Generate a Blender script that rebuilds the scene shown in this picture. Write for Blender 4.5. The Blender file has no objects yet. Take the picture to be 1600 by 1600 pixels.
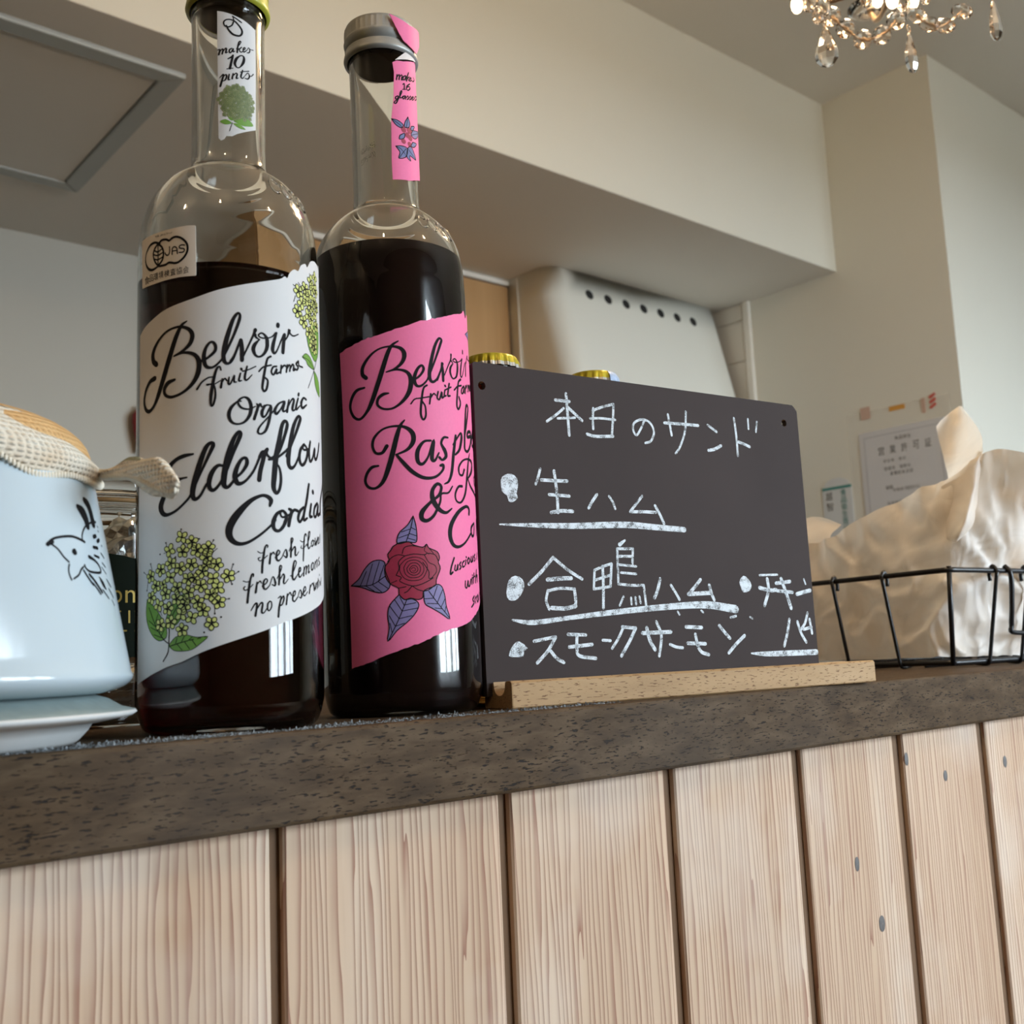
import bpy, bmesh, math, random, json
from mathutils import Vector, Matrix, noise

# ------------------------------------------------------------------ camera, sky, light, exposure
scene = bpy.context.scene
COL = scene.collection
PI = math.pi

cam_d = bpy.data.cameras.new('camera')
cam = bpy.data.objects.new('camera', cam_d)
COL.objects.link(cam)
scene.camera = cam
YAW, PITCH, ROLL, FPX = math.radians(49.3256), math.radians(7.8692), math.radians(-2.5523), 1671.3
EYE = Vector((0.0, 0.0, 0.0215))
_f = Vector((math.cos(YAW) * math.cos(PITCH), math.sin(YAW) * math.cos(PITCH), math.sin(PITCH)))
_r = Vector((math.sin(YAW), -math.cos(YAW), 0))
_u = _r.cross(_f)
_c, _s = math.cos(ROLL), math.sin(ROLL)
RT = _c * _r + _s * _u
UP = -_s * _r + _c * _u
M = Matrix((RT, UP, -_f)).transposed().to_4x4()
M.translation = EYE
cam.matrix_world = M
cam_d.sensor_width = 36
cam_d.lens = 36 * FPX / 1600
cam_d.clip_start = 0.01
cam_d.dof.use_dof = True
cam_d.dof.focus_distance = 0.52
cam_d.dof.aperture_fstop = 21.0

scene.view_settings.view_transform = 'Standard'
scene.view_settings.look = 'None'
scene.view_settings.gamma = 1
scene.view_settings.use_curve_mapping = False
scene.view_settings.exposure = 0.12
scene.cycles.use_denoising = True
scene.cycles.max_bounces = 12
scene.cycles.diffuse_bounces = 5
scene.cycles.glossy_bounces = 4
scene.cycles.transmission_bounces = 10
scene.cycles.transparent_max_bounces = 12
scene.cycles.caustics_refractive = True
scene.cycles.caustics_reflective = False
scene.cycles.sample_clamp_indirect = 4.0
scene.cycles.blur_glossy = 0.6

world = bpy.data.worlds.new('overcast_sky')
scene.world = world
world.use_nodes = True
bg = world.node_tree.nodes['Background']
bg.inputs['Color'].default_value = (0.76, 0.89, 1.0, 1)
bg.inputs['Strength'].default_value = 22.0

WIN_Y = -1.7
WINDOWS = [(0.98, 1.98), (2.06, 3.10)]       # the two window openings in the wall on the customers' side
WIN_Z0, WIN_Z1 = -0.08, 1.04
for (x0, x1) in WINDOWS:                      # sky portals sit in the window openings
    ld = bpy.data.lights.new('window_portal', 'AREA')
    ld.shape = 'RECTANGLE'; ld.size = x1 - x0; ld.size_y = WIN_Z1 - WIN_Z0
    ld.cycles.is_portal = True
    lo = bpy.data.objects.new('window_portal', ld)
    lo.location = ((x0 + x1) / 2, WIN_Y - 0.05, (WIN_Z0 + WIN_Z1) / 2)
    lo.rotation_euler = (math.radians(90), 0, 0)   # faces into the room (+Y)
    COL.objects.link(lo)

# ------------------------------------------------------------------ helpers
def tag(o, label=None, cat=None, group=None, kind=None):
    if label: o['label'] = label
    if cat: o['category'] = cat
    if group: o['group'] = group
    if kind: o['kind'] = kind
    return o

def empty(name, loc=(0, 0, 0), rz=0.0, rx=0.0):
    o = bpy.data.objects.new(name, None)
    o.empty_display_size = 0.02
    COL.objects.link(o)
    o.matrix_world = Matrix.Translation(Vector(loc)) @ Matrix.Rotation(rz, 4, 'Z') @ Matrix.Rotation(rx, 4, 'X')
    return o

def mk(name, me, mat, parent=None):
    o = bpy.data.objects.new(name, me)
    COL.objects.link(o)
    if mat is not None and len(me.materials) == 0:
        me.materials.append(mat)
    if parent is not None: o.parent = parent
    return o

def mesh(name, verts, faces, smooth=False):
    me = bpy.data.meshes.new(name)
    me.from_pydata([tuple(v) for v in verts], [], faces)
    me.update()
    if smooth:
        for p in me.polygons: p.use_smooth = True
    return me

def bm_mesh(name, bm, smooth=False):
    me = bpy.data.meshes.new(name)
    bm.to_mesh(me); bm.free()
    if smooth:
        for p in me.polygons: p.use_smooth = True
    return me

def box_me(name, x0, x1, y0, y1, z0, z1, bevel=0.0, seg=2):
    bm = bmesh.new()
    bmesh.ops.create_cube(bm, size=1)
    for v in bm.verts:
        v.co = Vector(((x0 + x1) / 2 + v.co.x * (x1 - x0), (y0 + y1) / 2 + v.co.y * (y1 - y0), (z0 + z1) / 2 + v.co.z * (z1 - z0)))
    if bevel:
        bmesh.ops.bevel(bm, geom=bm.edges[:], offset=bevel, segments=seg, affect='EDGES', profile=0.5)
    return bm_mesh(name, bm)

def lathe_me(name, prof, segs=96, smooth=True, closed=False):
    """prof: (r, z) from bottom to top; closed joins last ring to the first"""
    verts, faces, rings = [], [], []
    for (r, z) in prof:
        if r < 1e-7:
            rings.append([len(verts)]); verts.append((0, 0, z))
        else:
            rings.append(list(range(len(verts), len(verts) + segs)))
            for k in range(segs):
                a = 2 * PI * k / segs
                verts.append((r * math.cos(a), r * math.sin(a), z))
    pairs = list(zip(rings[:-1], rings[1:]))
    if closed: pairs.append((rings[-1], rings[0]))
    for A, B in pairs:
        if len(A) == 1 and len(B) == 1: continue
        for k in range(segs):
            j = (k + 1) % segs
            if len(A) == 1: faces.append((A[0], B[j], B[k]))
            elif len(B) == 1: faces.append((A[k], A[j], B[0]))
            else: faces.append((A[k], A[j], B[j], B[k]))
    return mesh(name, verts, faces, smooth)

def spline(pts, n=6, closed=False):
    """Catmull-Rom through points of any dimension"""
    P = [list(p) for p in pts]
    if len(P) < 3 and not closed:
        out = []
        for i in range(len(P) - 1):
            for k in range(n):
                t = k / n
                out.append([a + (b - a) * t for a, b in zip(P[i], P[i + 1])])
        out.append(P[-1]); return out
    m = len(P); out = []
    rng = m if closed else m - 1
    for i in range(rng):
        if closed:
            p0, p1, p2, p3 = P[(i - 1) % m], P[i], P[(i + 1) % m], P[(i + 2) % m]
        else:
            p1, p2 = P[i], P[i + 1]
            p0 = P[i - 1] if i > 0 else [2 * a - b for a, b in zip(p1, p2)]
            p3 = P[i + 2] if i + 2 < m else [2 * b - a for a, b in zip(p1, p2)]
        for k in range(n):
            t = k / n
            out.append([0.5 * (2 * b + (c - a) * t + (2 * a - 5 * b + 4 * c - d) * t * t + (3 * b - a - 3 * c + d) * t ** 3)
                        for a, b, c, d in zip(p0, p1, p2, p3)])
    if not closed: out.append(P[-1])
    return out

def tube_add(verts, faces, pts, r, segs=8, closed=False, cap=True):
    pts = [Vector(p) for p in pts]
    n = len(pts)
    base = len(verts)
    prev = None
    for i, p in enumerate(pts):
        if closed: t = pts[(i + 1) % n] - pts[i - 1]
        elif i == 0: t = pts[1] - p
        elif i == n - 1: t = p - pts[-2]
        else: t = pts[i + 1] - pts[i - 1]
        if t.length < 1e-9: t = Vector((0, 0, 1))
        t.normalize()
        if prev is None:
            ref = Vector((0, 0, 1)) if abs(t.z) < 0.9 else Vector((1, 0, 0))
            nrm = t.cross(ref).normalized()
        else:
            nrm = (prev - t * prev.dot(t))
            nrm = nrm.normalized() if nrm.length > 1e-6 else t.orthogonal().normalized()
        prev = nrm
        b = t.cross(nrm)
        rr = r[i] if isinstance(r, (list, tuple)) else r
        for k in range(segs):
            a = 2 * PI * k / segs
            verts.append(p + (nrm * math.cos(a) + b * math.sin(a)) * rr)
    rng = n if closed else n - 1
    for i in range(rng):
        for k in range(segs):
            A = base + i * segs; B = base + ((i + 1) % n) * segs
            j = (k + 1) % segs
            faces.append((A + k, A + j, B + j, B + k))
    if cap and not closed:
        faces.append(tuple(base + k for k in reversed(range(segs))))
        faces.append(tuple(base + (n - 1) * segs + k for k in range(segs)))

def tube_me(name, pts, r, segs=8, closed=False):
    v, f = [], []
    tube_add(v, f, pts, r, segs, closed)
    return mesh(name, v, f, True)

def grid_me(name, rows, smooth=True, wrap=False):
    """rows: list of equal-length lists of points"""
    verts = [p for r in rows for p in r]
    n = len(rows[0]); faces = []
    for i in range(len(rows) - 1):
        for k in range(n if wrap else n - 1):
            j = (k + 1) % n
            faces.append((i * n + k, i * n + j, (i + 1) * n + j, (i + 1) * n + k))
    return mesh(name, verts, faces, smooth)

# ---- flat print laid on curved paper: coordinates (u, v) are in 1/100 mm on the paper
def ribbon_me(name, strokes, mapf, lift, n=5):
    verts, faces = [], []
    for s in strokes:
        P = [(s[i] / 1e5, s[i + 1] / 1e5, s[i + 2] / 1e5) for i in range(0, len(s), 3)]
        Q = spline(P, n)
        L = []
        for i, q in enumerate(Q):
            a = Q[max(i - 1, 0)]; b = Q[min(i + 1, len(Q) - 1)]
            dx, dy = b[0] - a[0], b[1] - a[1]
            d = math.hypot(dx, dy) or 1e-9
            L.append((q[0], q[1], max(q[2], 5e-5) / 2, dx / d, dy / d))
        def cap(q, sg):
            x, y, h, tx, ty = q
            return [(x + sg * tx * h * math.sin(a), y + sg * ty * h * math.sin(a), h * math.cos(a), tx, ty) for a in ((1.35, 0.8) if sg < 0 else (0.8, 1.35))]
        L = cap(L[0], -1) + L + cap(L[-1], 1)
        b0 = len(verts)
        for (x, y, h, tx, ty) in L:
            verts.append(mapf(x - ty * h, y + tx * h, lift)); verts.append(mapf(x + ty * h, y - tx * h, lift))
        for i in range(len(L) - 1):
            k = b0 + 2 * i
            faces.append((k, k + 1, k + 3, k + 2))
    return mesh(name, verts, faces)

def fill_add(verts, faces, poly, mapf, lift, step=0.0009, vstep=None):
    """even-odd fill of a polygon by narrow upright strips, so it follows a curved surface"""
    n = len(poly)
    us = sorted(set([round(p[0], 7) for p in poly]))
    lo, hi = us[0], us[-1]
    k = 1
    while lo + k * step < hi:
        us.append(lo + k * step); k += 1
    us = sorted(us)
    for u0, u1 in zip(us[:-1], us[1:]):
        if u1 - u0 < 1e-7: continue
        um = (u0 + u1) / 2
        hit = []
        for i in range(n):
            a, b = poly[i], poly[(i + 1) % n]
            if (a[0] <= um) != (b[0] <= um):
                f = lambda u: a[1] + (b[1] - a[1]) * (u - a[0]) / (b[0] - a[0])
                hit.append((f(um), f(u0), f(u1)))
        hit.sort()
        for h0, h1 in zip(hit[0::2], hit[1::2]):
            m = 1 if not vstep else max(1, int((h1[0] - h0[0]) / vstep))
            for q in range(m):
                t0, t1 = q / m, (q + 1) / m
                b0 = len(verts)
                lerp = lambda A, B, t: A + (B - A) * t
                verts.extend([mapf(u0, lerp(h0[1], h1[1], t0), lift), mapf(u1, lerp(h0[2], h1[2], t0), lift),
                              mapf(u1, lerp(h0[2], h1[2], t1), lift), mapf(u0, lerp(h0[1], h1[1], t1), lift)])
                faces.append((b0, b0 + 1, b0 + 2, b0 + 3))

def fill_me(name, polys, mapf, lift, step=0.0009, vstep=None):
    v, f = [], []
    for p in polys: fill_add(v, f, p, mapf, lift, step, vstep)
    me = mesh(name, v, f)
    bm = bmesh.new(); bm.from_mesh(me)
    bmesh.ops.remove_doubles(bm, verts=bm.verts[:], dist=1e-6)
    bm.to_mesh(me); bm.free()
    return me

def mm(poly): return [(p[0] / 1e5, p[1] / 1e5) for p in poly]

def cyl_map(R):
    return lambda u, v, lift: (math.cos(u / R) * (R + lift), math.sin(u / R) * (R + lift), v)

def circ(cx, cy, rx, ry=None, n=14, rot=0):
    ry = rx if ry is None else ry
    c, s = math.cos(rot), math.sin(rot)
    out = []
    for k in range(n):
        a = 2 * PI * k / n
        x, y = rx * math.cos(a), ry * math.sin(a)
        out.append((cx + c * x - s * y, cy + s * x + c * y))
    return out

# printed characters from the built-in font, as 2D triangles in a unit square
def glyph(ch):
    cu = bpy.data.curves.new('glyph', 'FONT')
    cu.body = ch; cu.size = 1; cu.resolution_u = 4
    o = bpy.data.objects.new('glyph', cu)
    COL.objects.link(o)
    bpy.context.view_layer.update()
    me = bpy.data.meshes.new_from_object(o.evaluated_get(bpy.context.evaluated_depsgraph_get()))
    V = [(v.co.x, v.co.y) for v in me.vertices]
    Fc = [tuple(p.vertices) for p in me.polygons]
    bpy.data.objects.remove(o); bpy.data.curves.remove(cu); bpy.data.meshes.remove(me)
    if not V: return [], []
    x0, x1 = min(v[0] for v in V), max(v[0] for v in V)
    y0, y1 = min(v[1] for v in V), max(v[1] for v in V)
    w, h = max(x1 - x0, 1e-6), max(y1 - y0, 1e-6)
    return [((a - x0) / w, (b - y0) / h) for a, b in V], Fc

_gl = {}
def glyph_add(verts, faces, ch, fn):
    if ch not in _gl: _gl[ch] = glyph(ch)
    V, Fc = _gl[ch]
    b = len(verts)
    verts.extend(fn(x, y) for x, y in V)
    faces.extend(tuple(b + i for i in f) for f in Fc)

def text_mesh(name, items):
    """items: (char, fn) with fn mapping unit square to 3D"""
    v, f = [], []
    for ch, fn in items: glyph_add(v, f, ch, fn)
    return mesh(name, v, f)

# ------------------------------------------------------------------ materials
def newmat(name):
    m = bpy.data.materials.new(name)
    m.use_nodes = True
    nt = m.node_tree
    return m, nt, nt.nodes['Principled BSDF']

def N(nt, t, **kw):
    n = nt.nodes.new(t)
    for k, v in kw.items():
        if k in n.inputs: n.inputs[k].default_value = v
        else: setattr(n, k, v)
    return n

def flat(name, col, rough=0.6, metal=0.0, spec=0.5, var=0.0, vscale=40, bump=0.0, bscale=200, emit=None, estr=0):
    m, nt, b = newmat(name)
    b.inputs['Base Color'].default_value = (*col, 1)
    b.inputs['Roughness'].default_value = rough
    b.inputs['Metallic'].default_value = metal
    b.inputs['Specular IOR Level'].default_value = spec
    tc = N(nt, 'ShaderNodeTexCoord')
    if var:
        nz = N(nt, 'ShaderNodeTexNoise', Scale=vscale, Detail=5.0)
        nt.links.new(tc.outputs['Object'], nz.inputs['Vector'])
        mx = N(nt, 'ShaderNodeMix', data_type='RGBA')
        nt.links.new(nz.outputs['Fac'], mx.inputs['Factor'])
        mx.inputs['A'].default_value = (*[c * (1 - var) for c in col], 1)
        mx.inputs['B'].default_value = (*[min(1, c * (1 + var)) for c in col], 1)
        nt.links.new(mx.outputs['Result'], b.inputs['Base Color'])
    if bump:
        nz2 = N(nt, 'ShaderNodeTexNoise', Scale=bscale, Detail=4.0)
        nt.links.new(tc.outputs['Object'], nz2.inputs['Vector'])
        bp = N(nt, 'ShaderNodeBump', Strength=bump, Distance=0.001)
        nt.links.new(nz2.outputs['Fac'], bp.inputs['Height'])
        nt.links.new(bp.outputs['Normal'], b.inputs['Normal'])
    if emit:
        b.inputs['Emission Color'].default_value = (*emit, 1)
        b.inputs['Emission Strength'].default_value = estr
    return m

def glassmat(name, col=(1, 1, 1), rough=0.0, ior=1.5):
    m, nt, b = newmat(name)
    b.inputs['Base Color'].default_value = (*col, 1)
    b.inputs['Roughness'].default_value = rough
    b.inputs['IOR'].default_value = ior
    b.inputs['Transmission Weight'].default_value = 1
    return m

def ramp(nt, stops):
    r = N(nt, 'ShaderNodeValToRGB')
    e = r.color_ramp.elements
    e[0].position, e[0].color = stops[0][0], (*stops[0][1], 1)
    e[1].position, e[1].color = stops[1][0], (*stops[1][1], 1)
    for p, c in stops[2:]:
        x = e.new(p); x.color = (*c, 1)
    return r

def woodmat(name, stops, stretch, scale, fleck=None, fleck_stretch=None, fleck_col=None, fleck_lim=0.36, rough=0.6, bump=0.3, rings=None, per_obj=False, gloss=0.3, hl=None):
    """stretch: object-space scaling that lengthens the grain; rings: strength of dark growth lines"""
    m, nt, b = newmat(name)
    tc = N(nt, 'ShaderNodeTexCoord')
    src = tc.outputs['Object']
    if per_obj:
        oi = N(nt, 'ShaderNodeObjectInfo')
        mul = N(nt, 'ShaderNodeVectorMath', operation='SCALE'); mul.inputs['Scale'].default_value = 7.3
        cmb = N(nt, 'ShaderNodeCombineXYZ')
        for k in range(3): nt.links.new(oi.outputs['Random'], cmb.inputs[k])
        nt.links.new(cmb.outputs[0], mul.inputs[0])
        add = N(nt, 'ShaderNodeVectorMath', operation='ADD')
        nt.links.new(src, add.inputs[0]); nt.links.new(mul.outputs[0], add.inputs[1])
        src = add.outputs[0]
    mp = N(nt, 'ShaderNodeMapping'); mp.inputs['Scale'].default_value = stretch
    nt.links.new(src, mp.inputs['Vector'])
    nz = N(nt, 'ShaderNodeTexNoise', Scale=scale, Detail=8.0, Roughness=0.6, Distortion=0.3)
    nt.links.new(mp.outputs[0], nz.inputs['Vector'])
    rp = ramp(nt, stops)
    nt.links.new(nz.outputs['Fac'], rp.inputs['Fac'])
    col = rp.outputs['Color']
    height = nz.outputs['Fac']
    if rings:
        strength, rcol, rscale, rdist = rings
        mp3 = N(nt, 'ShaderNodeMapping'); mp3.inputs['Scale'].default_value = (1, 1, 0.05)
        nt.links.new(src, mp3.inputs['Vector'])
        wv = N(nt, 'ShaderNodeTexWave', Scale=rscale, Distortion=rdist, Detail=2.0)
        wv.inputs['Detail Scale'].default_value = 1.2
        wv.bands_direction = 'X'
        wv.wave_profile = 'SAW'
        nt.links.new(mp3.outputs[0], wv.inputs['Vector'])
        pw = N(nt, 'ShaderNodeMath', operation='POWER'); pw.inputs[1].default_value = 3.0
        nt.links.new(wv.outputs['Fac'], pw.inputs[0])
        ms = N(nt, 'ShaderNodeMath', operation='MULTIPLY'); ms.inputs[1].default_value = strength
        nt.links.new(pw.outputs[0], ms.inputs[0])
        mx = N(nt, 'ShaderNodeMix', data_type='RGBA')
        nt.links.new(ms.outputs[0], mx.inputs['Factor'])
        nt.links.new(col, mx.inputs['A']); mx.inputs['B'].default_value = (*rcol, 1)
        col = mx.outputs['Result']; height = pw.outputs[0]
    if fleck:
        mp2 = N(nt, 'ShaderNodeMapping'); mp2.inputs['Scale'].default_value = fleck_stretch
        nt.links.new(src, mp2.inputs['Vector'])
        n2 = N(nt, 'ShaderNodeTexNoise', Scale=fleck, Detail=2.0, Roughness=0.5)
        nt.links.new(mp2.outputs[0], n2.inputs['Vector'])
        lt = N(nt, 'ShaderNodeMapRange'); lt.inputs['From Min'].default_value = fleck_lim; lt.inputs['From Max'].default_value = fleck_lim - 0.05
        nt.links.new(n2.outputs['Fac'], lt.inputs['Value'])
        mx2 = N(nt, 'ShaderNodeMix', data_type='RGBA')
        nt.links.new(lt.outputs[0], mx2.inputs['Factor']); nt.links.new(col, mx2.inputs['A']); mx2.inputs['B'].default_value = (*fleck_col, 1)
        col = mx2.outputs['Result']
        iv = N(nt, 'ShaderNodeMath', operation='SUBTRACT'); iv.inputs[0].default_value = 1.0
        nt.links.new(lt.outputs[0], iv.inputs[1]); height = iv.outputs[0]
    if hl:   # pale worn patches
        amt, hcol, hscale = hl
        n3 = N(nt, 'ShaderNodeTexNoise', Scale=hscale, Detail=4.0)
        nt.links.new(src, n3.inputs['Vector'])
        mr = N(nt, 'ShaderNodeMapRange'); mr.inputs['From Min'].default_value = 0.5; mr.inputs['From Max'].default_value = 0.75; mr.inputs['To Max'].default_value = amt
        nt.links.new(n3.outputs['Fac'], mr.inputs['Value'])
        mx4 = N(nt, 'ShaderNodeMix', data_type='RGBA')
        nt.links.new(mr.outputs[0], mx4.inputs['Factor']); nt.links.new(col, mx4.inputs['A']); mx4.inputs['B'].default_value = (*hcol, 1)
        col = mx4.outputs['Result']
    nt.links.new(col, b.inputs['Base Color'])
    b.inputs['Roughness'].default_value = rough
    b.inputs['Specular IOR Level'].default_value = gloss
    if bump:
        bp = N(nt, 'ShaderNodeBump', Strength=bump, Distance=0.0006)
        nt.links.new(height, bp.inputs['Height'])
        nt.links.new(bp.outputs['Normal'], b.inputs['Normal'])
    return m

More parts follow.
